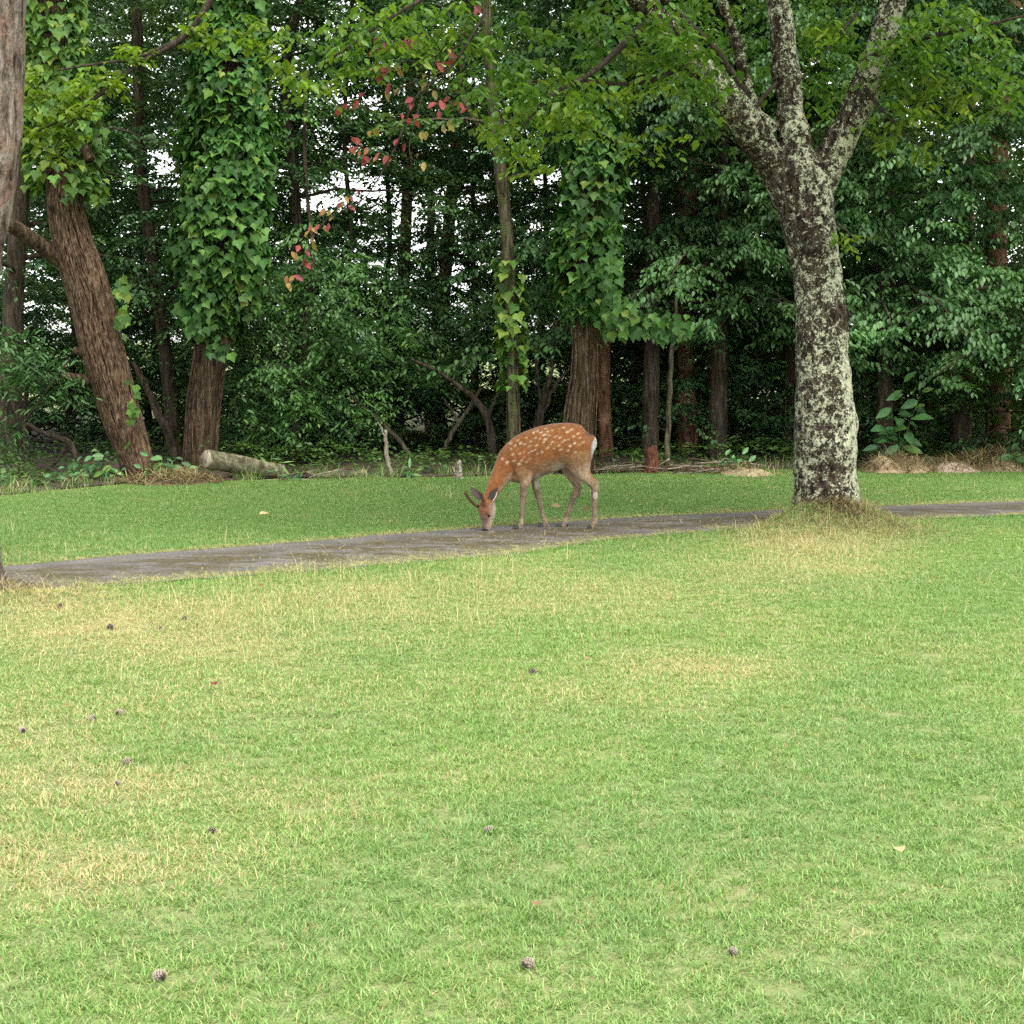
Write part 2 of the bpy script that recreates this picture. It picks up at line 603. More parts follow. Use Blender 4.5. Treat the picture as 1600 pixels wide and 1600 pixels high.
# ------------------------------------------------------------------ leaves
LEAF_SHAPES = {
    # (along, across, lift) outline right side from base to tip; mirrored
    'rhomb': [(0, 0), (0.45, 0.5), (1, 0)],
    'oval': [(0, 0), (0.22, 0.36), (0.5, 0.5), (0.78, 0.28), (1, 0)],
    'long': [(0, 0), (0.3, 0.40), (0.62, 0.42), (1, 0)],
    'ivy': [(0, 0), (-0.10, 0.26), (0.10, 0.52), (0.42, 0.62), (0.52, 0.34), (1, 0)],
}
FOLD = {'rhomb': 0.18, 'oval': 0.2, 'long': 0.25, 'ivy': 0.16}


def leaf_template(shape):
    o = LEAF_SHAPES[shape]
    right = [(a, w, abs(w) * FOLD[shape] * 2 - 0.14 * a * a) for a, w in o]
    left = [(a, -w, abs(w) * FOLD[shape] * 2 - 0.14 * a * a) for a, w in o[1:-1]]
    v = right + left
    n = len(o)
    k = n - 2
    mid = None
    fr = list(range(n))                         # right half polygon
    fl = [0, n - 1] + [n + j for j in range(k - 1, -1, -1)]
    return np.array(v, float), [fr, fl]


TPL = {k: leaf_template(k) for k in LEAF_SHAPES}


def leaf_frames(d, nrm):
    d = unit(d)
    s = unit(np.cross(d, nrm))
    u = np.cross(s, d)
    return d, s, u


def leaves_geo(shape, pos, d, nrm, L, W):
    tv, tf = TPL[shape]
    d, s, u = leaf_frames(d, nrm)
    n = len(pos)
    L = np.broadcast_to(L, (n,)); W = np.broadcast_to(W, (n,))
    v = pos[:, None, :] + d[:, None, :] * (tv[None, :, 0:1] * L[:, None, None]) \
        + s[:, None, :] * (tv[None, :, 1:2] * W[:, None, None]) + u[:, None, :] * (tv[None, :, 2:3] * W[:, None, None])
    k = len(tv)
    base = (np.arange(n) * k)[:, None]
    fs = [base + np.array(f)[None, :] for f in tf]
    return v.reshape(-1, 3), fs, k


_leafmesh = {}


def leaf_meshes(shape, matkey):
    key = (shape, matkey)
    if key not in _leafmesh:
        tv, tf = TPL[shape]
        out = []
        for q in range(9):
            out.append(mesh_np("leaf", tv, [np.array([f]) for f in tf], {"rnd": np.full(len(tv), (q + 0.5) / 9), "vary": np.full(len(tv), 0.7 + 0.075 * (q * 5 % 9))}, smooth=False, mats=[M[matkey]]))
        _leafmesh[key] = out
    return _leafmesh[key]


def place_leaf(parent, shape, matkey, pos, d, nrm, L, W, rnd, org, name="leaf"):
    d, s, u = leaf_frames(d[None], nrm[None])
    d, s, u = d[0], s[0], u[0]
    o = bpy.data.objects.new(name, leaf_meshes(shape, matkey)[min(8, int(rnd * 9))])
    m = Matrix(((d[0] * L, s[0] * W, u[0] * W, pos[0] - org[0]),
                (d[1] * L, s[1] * W, u[1] * W, pos[1] - org[1]),
                (d[2] * L, s[2] * W, u[2] * W, pos[2] - org[2]), (0, 0, 0, 1)))
    o.parent = parent
    o.matrix_local = m
    COL.objects.link(o)
    return o


def leaf_vary(p):
    """random tone per bough and leaf, widened to paint in uneven light"""
    return (0.62 + 0.8 * vnoise(p * 1.3)) * RNG.uniform(0.75, 1.2, len(p))


class Leaves:
    """collects leaves of one thing; emits single leaf parts for the largest in view, the rest as one part"""
    def __init__(self):
        self.p, self.d, self.n, self.L, self.W, self.r = [], [], [], [], [], []

    def add(self, p, d, n, L, W, r):
        k = len(p)
        if k == 0: return
        self.p.append(p); self.d.append(d); self.n.append(n)
        self.L.append(np.broadcast_to(L, (k,))); self.W.append(np.broadcast_to(W, (k,))); self.r.append(np.broadcast_to(r, (k,)))

    def arrays(self):
        return [np.concatenate(x) for x in (self.p, self.d, self.n, self.L, self.W, self.r)]

    def emit(self, parent, shape, matkey, org, single=0, name="crown", leafname="leaf"):
        if not self.p: return
        p, d, n, L, W, r = self.arrays()
        org = np.asarray(org, float)
        take = np.zeros(len(p), bool)
        if single:
            px, py, dep = proj(p)
            inv = (px > 0) & (px < 1600) & (py > 0) & (py < 1600)
            face = np.abs(np.sum(unit(n) * unit(p - CAM), 1)) + 0.3
            score = np.where(inv, L * W * face / dep ** 2, -1)
            idx = np.argsort(-score)[:single]
            idx = idx[score[idx] > 0]
            take[idx] = True
            for q in idx:
                place_leaf(parent, shape, matkey, p[q], d[q], n[q], L[q], W[q], r[q], org, leafname)
        k = ~take
        if k.any():
            v, fs, tk = leaves_geo(shape, p[k], d[k], n[k], L[k], W[k])
            me = mesh_np(name, v - org, fs, {"rnd": np.repeat(r[k], tk), "vary": np.repeat(leaf_vary(p[k]), tk)}, smooth=False, mats=[M[matkey]])
            obj(name, me, parent, kind="stuff")


def sprays(lv, o, d, n_leaf, slen, L, ratio=0.5, droop=0.35, leafdroop=0.4, keep=None, upj=0.35, r0=0.0, r1=1.0):
    """o,d: spray origins and directions. Leaves set alternately along each arching twig"""
    S = len(o)
    if S == 0: return
    d = unit(d)
    sl = slen * RNG.uniform(0.6, 1.3, S)
    t = np.tile((np.arange(n_leaf) + 0.6) / n_leaf, (S, 1)) + RNG.uniform(-0.03, 0.03, (S, n_leaf))
    pos = o[:, None, :] + d[:, None, :] * (t * sl[:, None])[..., None]
    pos[..., 2] -= droop * (t ** 2) * sl[:, None]
    pos += RNG.normal(0, 0.015, pos.shape)
    side = np.cross(d, np.array([0, 0, 1.0]))
    side = unit(side + 1e-4)
    sg = np.where(np.arange(n_leaf) % 2 == 0, 1.0, -1.0)[None, :] * np.ones((S, 1))
    ld = d[:, None, :] * (0.35 + 0.6 * t[..., None]) + side[:, None, :] * (sg * RNG.uniform(0.5, 1.1, sg.shape))[..., None]
    ld[..., 2] -= leafdroop * RNG.uniform(0.5, 1.6, sg.shape)
    nn = np.zeros_like(ld); nn[..., 2] = 1.0
    nn += side[:, None, :] * (sg * 0.25)[..., None] + RNG.normal(0, upj, nn.shape)
    Ls = L * RNG.uniform(0.65, 1.25, sg.shape) * (1.05 - 0.3 * t)
    shade = RNG.uniform(r0, r1, (S, 1)) * 0.5 + RNG.uniform(r0, r1, sg.shape) * 0.5
    f = lambda x: x.reshape(-1, 3)
    lv.add(f(pos), f(ld), f(nn), Ls.ravel(), Ls.ravel() * ratio, np.clip(shade, 0, 1).ravel())


# bright openings between the trees (photo pixels cx,cy,rx,ry,strength)
GAPS = [(560, 290, 60, 34, .93), (500, 310, 45, 24, .95), (640, 330, 30, 40, .6), (850, 268, 28, 18, .9), (785, 275, 25, 20, .6), (830, 350, 28, 22, .6),
        (262, 250, 34, 30, .85), (205, 270, 26, 18, .8), (60, 685, 60, 34, .95), (120, 645, 36, 20, .8), (255, 640, 14, 30, .8), (650, 655, 34, 24, .97), (708, 640, 30, 22, .95), (600, 640, 20, 12, .8), (760, 580, 40, 25, .8),
        (860, 580, 30, 22, .85), (690, 500, 30, 10, .5), (760, 690, 30, 20, .95), (560, 660, 24, 12, .7), (600, 410, 24, 24, .5), (980, 680, 25, 40, .65),
        (960, 640, 20, 30, .6), (450, 60, 40, 40, .55), (420, 190, 16, 40, .7), (40, 360, 26, 34, .7), (930, 40, 40, 30, .4), (1110, 560, 10, 8, .9), (1218, 445, 10, 10, .9),
        (636, 400, 16, 80, .8), (702, 370, 18, 80, .8), (740, 300, 24, 18, .6), (660, 390, 20, 26, .5)]


def gap_keep(p, amt=1.0):
    px, py, _ = proj(p)
    prob = np.ones(len(p))
    jx = (fbm(p * 2.5, 3) - 0.5) * 1.6
    for cx, cy, rx, ry, s in GAPS:
        q = ((px - cx) / rx) ** 2 + ((py - cy) / ry) ** 2 + jx
        prob *= 1 - s * amt * np.clip(1.3 - q, 0, 1)
    return RNG.uniform(0, 1, len(p)) < prob


# ------------------------------------------------------------------ trunks
def px_path(ctrl, D, n):
    """ctrl rows (px,py,width_px[,dD]) -> world path and radii"""
    rows = []
    for c in ctrl:
        dd = D + (c[3] if len(c) > 3 else 0.0)
        p = P(c[0], c[1], dd)
        rows.append([*p, c[2] * 0.5 * dd / FPX])
    r = catmull(rows, n)
    return r[:, :3], np.maximum(r[:, 3], 0.002)


def bark_tube(path, rad, nc, depth=0.012, fx_=14.0, fz=2.2, seed=0.0, flare=0.0):
    """tube with real furrowed relief"""
    v, fs = tube(path, rad, nc)
    n = len(path)
    core = np.vstack([np.repeat(path, nc, 0), path[0], path[-1]])
    out = unit(v - core)
    q = np.stack([v[:, 0] * fx_, v[:, 1] * fx_, v[:, 2] * fz], -1) + seed
    r = 1 - np.abs(2 * fbm(q, 3) - 1) * 2.2
    big = fbm(v * np.array([3.0, 3.0, 1.5]) + seed, 3) - 0.5
    rr = np.concatenate([np.repeat(rad, nc), [0, 0]])
    v = v + out * ((r * depth + (big * 0.22 - 0.04) * rr)[:, None]) * (rr > 0)[:, None]
    return v, fs


def branch_tube(parent, org, pts, r0, r1, mat, name="branch", nc=6, n=10, wob=0.03):
    c = catmull(np.asarray(pts, float), n)
    c[1:-1] += RNG.normal(0, wob, c[1:-1].shape)
    v, fs = tube(c, np.linspace(r0, r1, n), nc)
    return obj(name, mesh_np(name, v - np.asarray(org), fs, mats=[M[mat]]), parent)


def make_tree(name, label, ctrl, D, bark, leaf, shape='rhomb', cat="tree", nb=30, zr=(0.6, 8.0), bl=(1.2, 2.6), rise=0.25, sag=0.35,
              azr=(0, 360), spm=7, nleaf=11, slen=0.42, L=0.11, ratio=0.5, sdroop=0.35, ldroop=0.4, gaps=0.0, single=0, show_branch=10,
              group=None, top=None, relief=0.008, nc=14, extra=None, seed=0, r0=0.0, r1=1.0, upj=0.35, zpow=1.0, rings=None):
    path, rad = px_path(ctrl, D, rings or 60)
    # carry the stem on above the picture
    tz = top or (zr[1] + 0.4)
    if path[-1, 2] < tz:
        up = path[-1] + np.array([RNG.uniform(-.3, .3), RNG.uniform(-.2, .4), tz - path[-1, 2]])
        ex = catmull(np.vstack([path[-1], (path[-1] * 0.5 + up * 0.5) + RNG.normal(0, .08, 3), up]), 14)[1:]
        path = np.vstack([path, ex])
        rad = np.concatenate([rad, np.linspace(rad[-1], 0.02, 14)[1:]])
    if path[0, 2] > -0.05:
        path = np.vstack([[path[0, 0], path[0, 1], -0.08], path]); rad = np.concatenate([[rad[0] * 1.12], rad])
    org = np.array([path[0, 0], path[0, 1], 0.0])
    T = thing(name, label, cat, org, group)
    v, fs = bark_tube(path, rad, nc, relief, seed=D + seed)
    obj("trunk", mesh_np("trunk", v - org, fs, mats=[M[bark]]), T)
    lv = Leaves()
    zs = np.sort(zr[0] + (zr[1] - zr[0]) * RNG.uniform(0, 1, nb) ** zpow)
    shown = 0
    for z in zs:
        b0 = np.array([np.interp(z, path[:, 2], path[:, k]) for k in range(3)])
        rr = np.interp(z, path[:, 2], rad)
        a = math.radians(RNG.uniform(*azr))
        f = 1.0 - 0.45 * max(0, (z - zr[0]) / (zr[1] - zr[0]) - 0.5)
        ln = RNG.uniform(*bl) * f
        rs = RNG.uniform(-.15, .75) if rise is None else rise
        dr = np.array([math.sin(a), math.cos(a), 0.0])
        t = np.linspace(0, 1, 8)[:, None]
        side = np.array([dr[1], -dr[0], 0]) * RNG.uniform(-.25, .25) * ln
        br = b0 + dr * ln * t + side * t * t + np.array([0, 0, 1.0]) * (rs * t - sag * t * t) * ln
        br[:, 2] = np.maximum(br[:, 2], 0.12)
        if shown < show_branch:
            px, py, _ = proj(br[4])
            if -100 < px < 1700 and -100 < py < 800:
                branch_tube(T, org, br, max(0.006, min(0.035, rr * 0.35)), 0.004, bark, n=9, nc=5, wob=0.02)
                shown += 1
        m = max(3, int(spm * ln))
        ts = RNG.uniform(0.18, 1.0, m)
        o = np.stack([np.interp(ts, t[:, 0], br[:, k]) for k in range(3)], -1)
        sg = np.where(np.arange(m) % 2 == 0, 1, -1)[:, None]
        perp = np.array([dr[1], -dr[0], 0.0])
        sd = dr * RNG.uniform(0.4, 1.1, (m, 1)) + perp * sg * RNG.uniform(0.3, 1.1, (m, 1))
        sd[:, 2] += RNG.normal(0.0, 0.18, m)
        kp = np.ones(m, bool)
        if gaps:
            kp = gap_keep(o + unit(sd) * slen * 0.5, gaps)
        sprays(lv, o[kp], sd[kp], nleaf, slen, L, ratio, sdroop, ldroop, r0=r0, r1=r1, upj=upj)
    if extra:
        for e in extra: e(T, org, lv)
    lv.emit(T, shape, leaf, org, single)
    return T, org, path, rad


def region_sprays(lv, regs, nleaf=10, slen=0.35, L=0.1, ratio=0.5, az=None, droop=0.4, ldroop=0.5, gaps=0.0, r0=0, r1=1, upj=0.35):
    """regs rows: px,py,rx,ry,D,rD,count"""
    for (px, py, rx, ry, D, rD, cnt) in [g for g in regs if g[-1] > 0]:
        q = RNG.normal(0, 1, (cnt, 3))
        q = unit(q) * (RNG.uniform(0, 1, (cnt, 1)) ** 0.4)
        o = np.array([P(px + a * rx, py + b * ry, D + c * rD) for a, b, c in q])
        aa = RNG.uniform(0, 2 * np.pi, cnt) if az is None else np.radians(az) + RNG.normal(0, 0.7, cnt)
        d = np.stack([np.sin(aa), np.cos(aa), RNG.normal(-0.05, 0.15, cnt)], -1)
        k = gap_keep(o, gaps) if gaps else np.ones(cnt, bool)
        sprays(lv, o[k] - d[k] * slen * 0.5, d[k], nleaf, slen, L, ratio, droop, ldroop, r0=r0, r1=r1, upj=upj)


# ================================================================== CHERRY TREE WITH LICHEN
def remesh(name, v, groups, voxel, smooth_it, fac=0.5):
    me = mesh_np(name + "_src", v, groups)
    o = bpy.data.objects.new(name + "_src", me)
    COL.objects.link(o)
    r = o.modifiers.new("r", 'REMESH'); r.mode = 'VOXEL'; r.voxel_size = voxel; r.use_smooth_shade = True
    s = o.modifiers.new("s", 'SMOOTH'); s.iterations = smooth_it; s.factor = fac
    dg = bpy.context.evaluated_depsgraph_get()
    m2 = bpy.data.meshes.new_from_object(o.evaluated_get(dg), depsgraph=dg)
    co = np.zeros(len(m2.vertices) * 3, np.float32); m2.vertices.foreach_get("co", co)
    no = np.zeros(len(m2.vertices) * 3, np.float32); m2.vertices.foreach_get("normal", no)
    bpy.data.objects.remove(o); bpy.data.meshes.remove(me)
    return m2, co.reshape(-1, 3).astype(float), no.reshape(-1, 3).astype(float)


def cherry_tree():
    D = CHERRY_D
    acc = Acc()
    tr = [(1291, 845, 132), (1292, 815, 120), (1292, 790, 110), (1291, 740, 105), (1290, 680, 104), (1288, 620, 97), (1286, 560, 88), (1285, 500, 84), (1281, 460, 80),
          (1275, 410, 80), (1266, 360, 86), (1256, 310, 92), (1247, 270, 84), (1240, 235, 60)]
    p, r = px_path(tr, D, 70); r = r * .94; acc.add(*tube(p, r, 40))
    left = [(1238, 320, 66), (1212, 270, 66), (1183, 225, 64, -.1), (1140, 160, 60, -.3), (1085, 95, 54, -.5), (1020, 20, 48, -.8), (940, -90, 42, -1.1), (840, -250, 34, -1.4), (700, -480, 24, -1.8), (560, -700, 12, -2.2)]
    midl = [(1248, 300, 58), (1244, 240, 54), (1236, 180, 50), (1228, 110, 46, .1), (1217, 20, 42, .2), (1205, -100, 40, .4), (1180, -300, 34, .6), (1190, -600, 24, .9), (1170, -950, 10, 1.1)]
    right = [(1266, 310, 62), (1290, 265, 60), (1322, 205, 56), (1352, 140, 52, -.1), (1376, 70, 48, -.2), (1400, -10, 45, -.3), (1440, -130, 40, -.5), (1500, -320, 32, -.6), (1590, -560, 22, -.8), (1680, -800, 10, -1)]
    for c in (left, midl, right):
        p, r = px_path(c, D, 60); r = r * (.80 if c is left else .88); acc.add(*tube(p, r, 24))
    # thin bough between left and middle limb, old knob on the right side
    thin = [(1205, 205, 26), (1180, 170, 20, -.1), (1163, 120, 16, -.2), (1148, 60, 14, -.3), (1128, 0, 12, -.4), (1100, -90, 9, -.5)]
    p, r = px_path(thin, D, 30); acc.add(*tube(p, r, 12))
    kn = P(1318, 492, D - 0.02)
    p = np.array([kn + np.array([x, 0, z]) for x, z in ((-.06, -.07), (-.02, -.03), (0.0, 0.0), (-.02, .05), (-.07, .1))])
    acc.add(*tube(p, [0.03, 0.06, 0.065, 0.055, 0.03], 14))
    # root flare
    for a in np.radians([-100, -150, -30, 20, 90, 160, 230]):
        c = P(1292, 800, D)
        q = np.array([[c[0] + math.cos(a) * t, c[1] + math.sin(a) * t, zz] for t, zz in ((0.12, 0.42), (0.17, 0.28), (0.21, 0.15), (0.26, 0.0))])
        acc.add(*tube(q, [0.05, 0.085, 0.085, 0.06], 10))
    m2, co, no = remesh("trunk", np.vstack(acc.v), [np.vstack(x) for x in acc.f.values()], 0.017, 3)
    q = co * np.array([16, 16, 9.0])
    h = (fbm(q, 4) - 0.5) * 0.030 + (fbm(co * 4.5, 3) - 0.5) * 0.055
    co2 = co + no * h[:, None]
    org = np.array([co[:, 0][co[:, 2] < 0.3].mean(), D, 0.0])
    m2.vertices.foreach_set("co", (co2 - org).astype(np.float32).ravel())
    # lichen amount: more on right-facing bark, less on the left limb and at the fork
    px, py, _ = proj(co)
    am = np.zeros(len(co))
    am += -0.02 * np.clip((390 - py) / 60, 0, 1) * np.clip((py - 230) / 60, 0, 1)       # bare dark bark at the fork
    am += 0.015 * np.clip((py - 420) / 80, 0, 1)
    am += 0.045 * np.clip(no[:, 0], -1, 1)
    am += -0.16 * np.exp(-((px - 1324) / 22) ** 2 - ((py - 492) / 26) ** 2)
    am += -0.01 * (px < 1190) * (py < 260)
    am += -0.035 * np.exp(-(((px - 1250 - (py - 350) * .28) / 18) ** 2)) * np.clip((520 - py) / 80, 0, 1) * np.clip((py - 120) / 100, 0, 1)
    am += 0.015 * np.clip((py - 520) / 100, 0, 1)
    at = m2.attributes.new("lichen", 'FLOAT', 'POINT'); at.data.foreach_set("value", am.astype(np.float32))
    m2.polygons.foreach_set("use_smooth", np.ones(len(m2.polygons), bool))
    m2.materials.clear(); m2.materials.append(M['lichen']); m2.update(); m2.name = "trunk"
    T = thing("cherry_tree", "large forked tree with pale lichen crusted bark standing in front of the path", "tree", org)
    obj("trunk", m2, T)

    # visible side branches
    for ctrl in ([(1172, 178, 9, -.15), (1196, 148, 8, -.1), (1222, 122, 7, .05)],
                 [(1020, 25, 14, -.8), (930, 110, 9, -1.0), (860, 150, 6, -1.2), (800, 220, 3, -1.3)],
                 [(1085, 95, 12, -.5), (1000, 130, 7, -.6), (900, 125, 5, -.8), (830, 128, 3, -.9)],
                 [(1180, 170, 14, -.1), (1120, 80, 9, -.4), (1060, 20, 7, -.6), (1000, -40, 5, -.8)],
                 [(1340, 20, 6, .5), (1315, 50, 5, .4), (1285, 90, 3, .3)],
                 [(1385, 75, 10, -.3), (1430, 62, 8, -.45), (1500, 48, 6, -.6), (1600, 25, 4, -.7), (1700, 0, 3, -.8)],
                 [(1352, 140, 7, -.2), (1390, 185, 5, -.3), (1420, 215, 3, -.35), (1452, 238, 2, -.4)],
                 [(1308, 350, 6, -.2), (1325, 362, 3, -.3), (1345, 385, 2, -.35)],
                 [(940, -90, 16, -1.1), (760, -40, 9, -1.4), (640, 10, 6, -1.5), (520, 90, 4, -1.6)]):
        pth, r = px_path(ctrl, D, 16)
        v, fs = tube(pth, r, 7)
        obj("branch", mesh_np("branch", v - org, fs, mats=[M['twig']]), T)

    lv = Leaves()
    # foliage in view
    region_sprays(lv, [(1120, 60, 130, 90, D + .5, 0.7, 90), (960, 50, 120, 80, D - .4, 0.8, 70), (860, 150, 110, 70, D - 1, .6, 46), (1150, 170, 60, 60, D + .4, .3, 20), (1080, 110, 70, 60, D - .9, .3, 30), (1040, 30, 60, 40, D - 1.3, .3, 22),
                       (1290, 40, 60, 60, D + .7, .4, 46), (1290, 130, 40, 60, D + .6, .3, 20), (1480, 60, 120, 60, D - .4, .7, 90), (1400, 120, 60, 60, D - .2, .4, 30),
                       (1540, 130, 90, 50, D - .3, .6, 34), (700, 30, 150, 60, D - 1.3, .7, 44), (540, 50, 110, 80, D - 1.5, .6, 34), (760, 120, 90, 60, D - 1.2, .6, 24),
                       (1240, 330, 20, 20, D + .6, .1, 0)],
                  9, 0.30, 0.085, 0.52, droop=0.4, ldroop=0.55)
    # roof of the crown above the picture, thickened to shade the lawn
    q = unit(RNG.normal(0, 1, (1600, 3))) * (RNG.uniform(0, 1, (1600, 1)) ** 0.5)
    o = np.array([org[0] - 0.5, D - 0.2, 6.4]) + q * np.array([5.0, 3.8, 1.9])
    aa = RNG.uniform(0, 6.283, 1600)
    sprays(lv, o, np.stack([np.sin(aa), np.cos(aa), aa * 0], -1), 10, 0.5, 0.12, 0.55, 0.3, 0.4)
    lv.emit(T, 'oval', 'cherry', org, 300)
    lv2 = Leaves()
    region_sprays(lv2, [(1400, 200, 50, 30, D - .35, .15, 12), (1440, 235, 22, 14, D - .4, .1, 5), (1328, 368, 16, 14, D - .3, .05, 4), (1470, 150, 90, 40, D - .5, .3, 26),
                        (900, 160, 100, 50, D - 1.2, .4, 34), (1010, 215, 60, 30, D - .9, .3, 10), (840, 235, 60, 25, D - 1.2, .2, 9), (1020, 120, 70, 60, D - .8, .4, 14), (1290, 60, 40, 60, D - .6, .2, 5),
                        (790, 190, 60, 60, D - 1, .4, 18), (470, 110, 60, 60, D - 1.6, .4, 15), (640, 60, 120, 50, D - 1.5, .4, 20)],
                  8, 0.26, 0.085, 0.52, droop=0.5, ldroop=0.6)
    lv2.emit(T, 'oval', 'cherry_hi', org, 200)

    # long hanging shoots with red and yellow leaves
    lv3 = Leaves()
    shoots = [[(760, 15, 5), (735, 60, 4), (700, 110, 4), (650, 150, 3), (625, 215, 3), (570, 310, 2), (500, 350, 2), (470, 430, 2)],
              [(720, 70, 4), (660, 95, 3), (610, 95, 2), (585, 85, 2)],
              [(700, 110, 3), (640, 130, 2), (605, 155, 2), (545, 175, 2)],
              [(690, 130, 3), (705, 165, 2), (720, 175, 2)],
              [(660, 150, 3), (640, 225, 2), (645, 250, 2)]]
    for c in shoots:
        pth, r = px_path([(a, b, w) for a, b, w in c], D - 1.5, 18)
        v, fs = tube(pth, r, 5)
        obj("branch", mesh_np("branch", v - org, fs, mats=[M['twig']]), T)
    reds = [(593, 68, 0), (583, 85, 0), (605, 86, 0), (622, 75, 0), (632, 74, 0), (642, 70, 0), (745, 18, 0), (703, 85, .5), (685, 108, .4), (700, 107, 0.1), (596, 113, .3), (604, 115, 0), (590, 130, .2), (607, 143, 0),
            (540, 172, .1), (574, 155, 0), (646, 163, 0), (683, 170, 0), (690, 166, .1), (713, 170, .2), (720, 170, .2), (640, 195, 0), (647, 196, .3), (550, 224, .3), (558, 238, .4), (568, 253, 0), (633, 233, 0), (650, 250, .7),
            (590, 255, .6), (607, 252, .3), (560, 305, .1), (530, 326, 0), (538, 324, .8), (508, 335, .6), (520, 338, .9), (512, 358, .2), (487, 366, .9), (497, 360, .5), (495, 380, .8), (480, 402, 0), (474, 415, .2), (465, 410, .9), (460, 440, 0), (452, 440, .7), (445, 452, .9),
            (620, 116, .9), (630, 118, 1), (612, 150, .9), (625, 148, .9), (585, 110, .8), (580, 215, .95), (590, 210, .9), (665, 125, .95), (668, 138, .9), (655, 215, .9), (575, 240, .6), (700, 205, .9), (690, 208, .9)]
    reds = reds + [(a + RNG.normal(0, 7), b + RNG.normal(2, 6), min(1, c + abs(RNG.normal(0, .12)))) for a, b, c in reds]
    n = len(reds)
    pp = np.array([P(a + RNG.normal(0, 2), b - 10, D - 1.5 + RNG.normal(0, .04)) for a, b, c in reds])
    dd = np.column_stack([RNG.normal(-.15, .6, n), RNG.normal(-.3, .5, n), -np.ones(n) * .8])
    nn = np.column_stack([RNG.normal(0, .5, n), -np.ones(n), RNG.uniform(.2, 1.0, n)])
    Ls = RNG.uniform(.052, .085, n)
    lv3.add(pp, dd, nn, Ls, Ls * 0.55, np.clip(np.array([c for *_, c in reds]) + RNG.normal(0, .06, n), 0, 1))
    lv3.emit(T, 'oval', 'red', org, 300, leafname="red_leaf")


cherry_tree()

# ================================================================== NEAR TRUNK AT THE LEFT EDGE
def flaky_tree():
    D = G(-38, 925)[1]
    ctrl = [(-36, 960, 120), (-37, 925, 104), (-40, 880, 88), (-50, 800, 88), (-58, 700, 88), (-62, 600, 90), (-58, 500, 92), (-44, 400, 92), (-30, 320, 92), (-18, 230, 94), (-14, 120, 95), (-8, 0, 94), (4, -160, 88), (20, -500, 70), (10, -900, 50)]
    def stub(T, org, lv):
        q = unit(RNG.normal(0, 1, (260, 3))) * (RNG.uniform(0, 1, (260, 1)) ** 0.4)
        o = np.array([org[0] - 0.6, D + 0.6, 6.6]) + q * np.array([2.6, 2.6, 1.6])
        aa = RNG.uniform(0, 6.283, 260)
        sprays(lv, o, np.stack([np.sin(aa), np.cos(aa), aa * 0], -1), 10, 0.45, 0.11, 0.5, 0.3, 0.4)
    make_tree("pine_tree", "grey flaky barked trunk beside the dry grass, nearer than the path", ctrl, D, 'bark_grey', 'mid', nb=4, zr=(5.6, 7.2), bl=(.8, 1.5), top=7.6, relief=0.016, nc=40, rings=220, extra=[stub], show_branch=2)


flaky_tree()

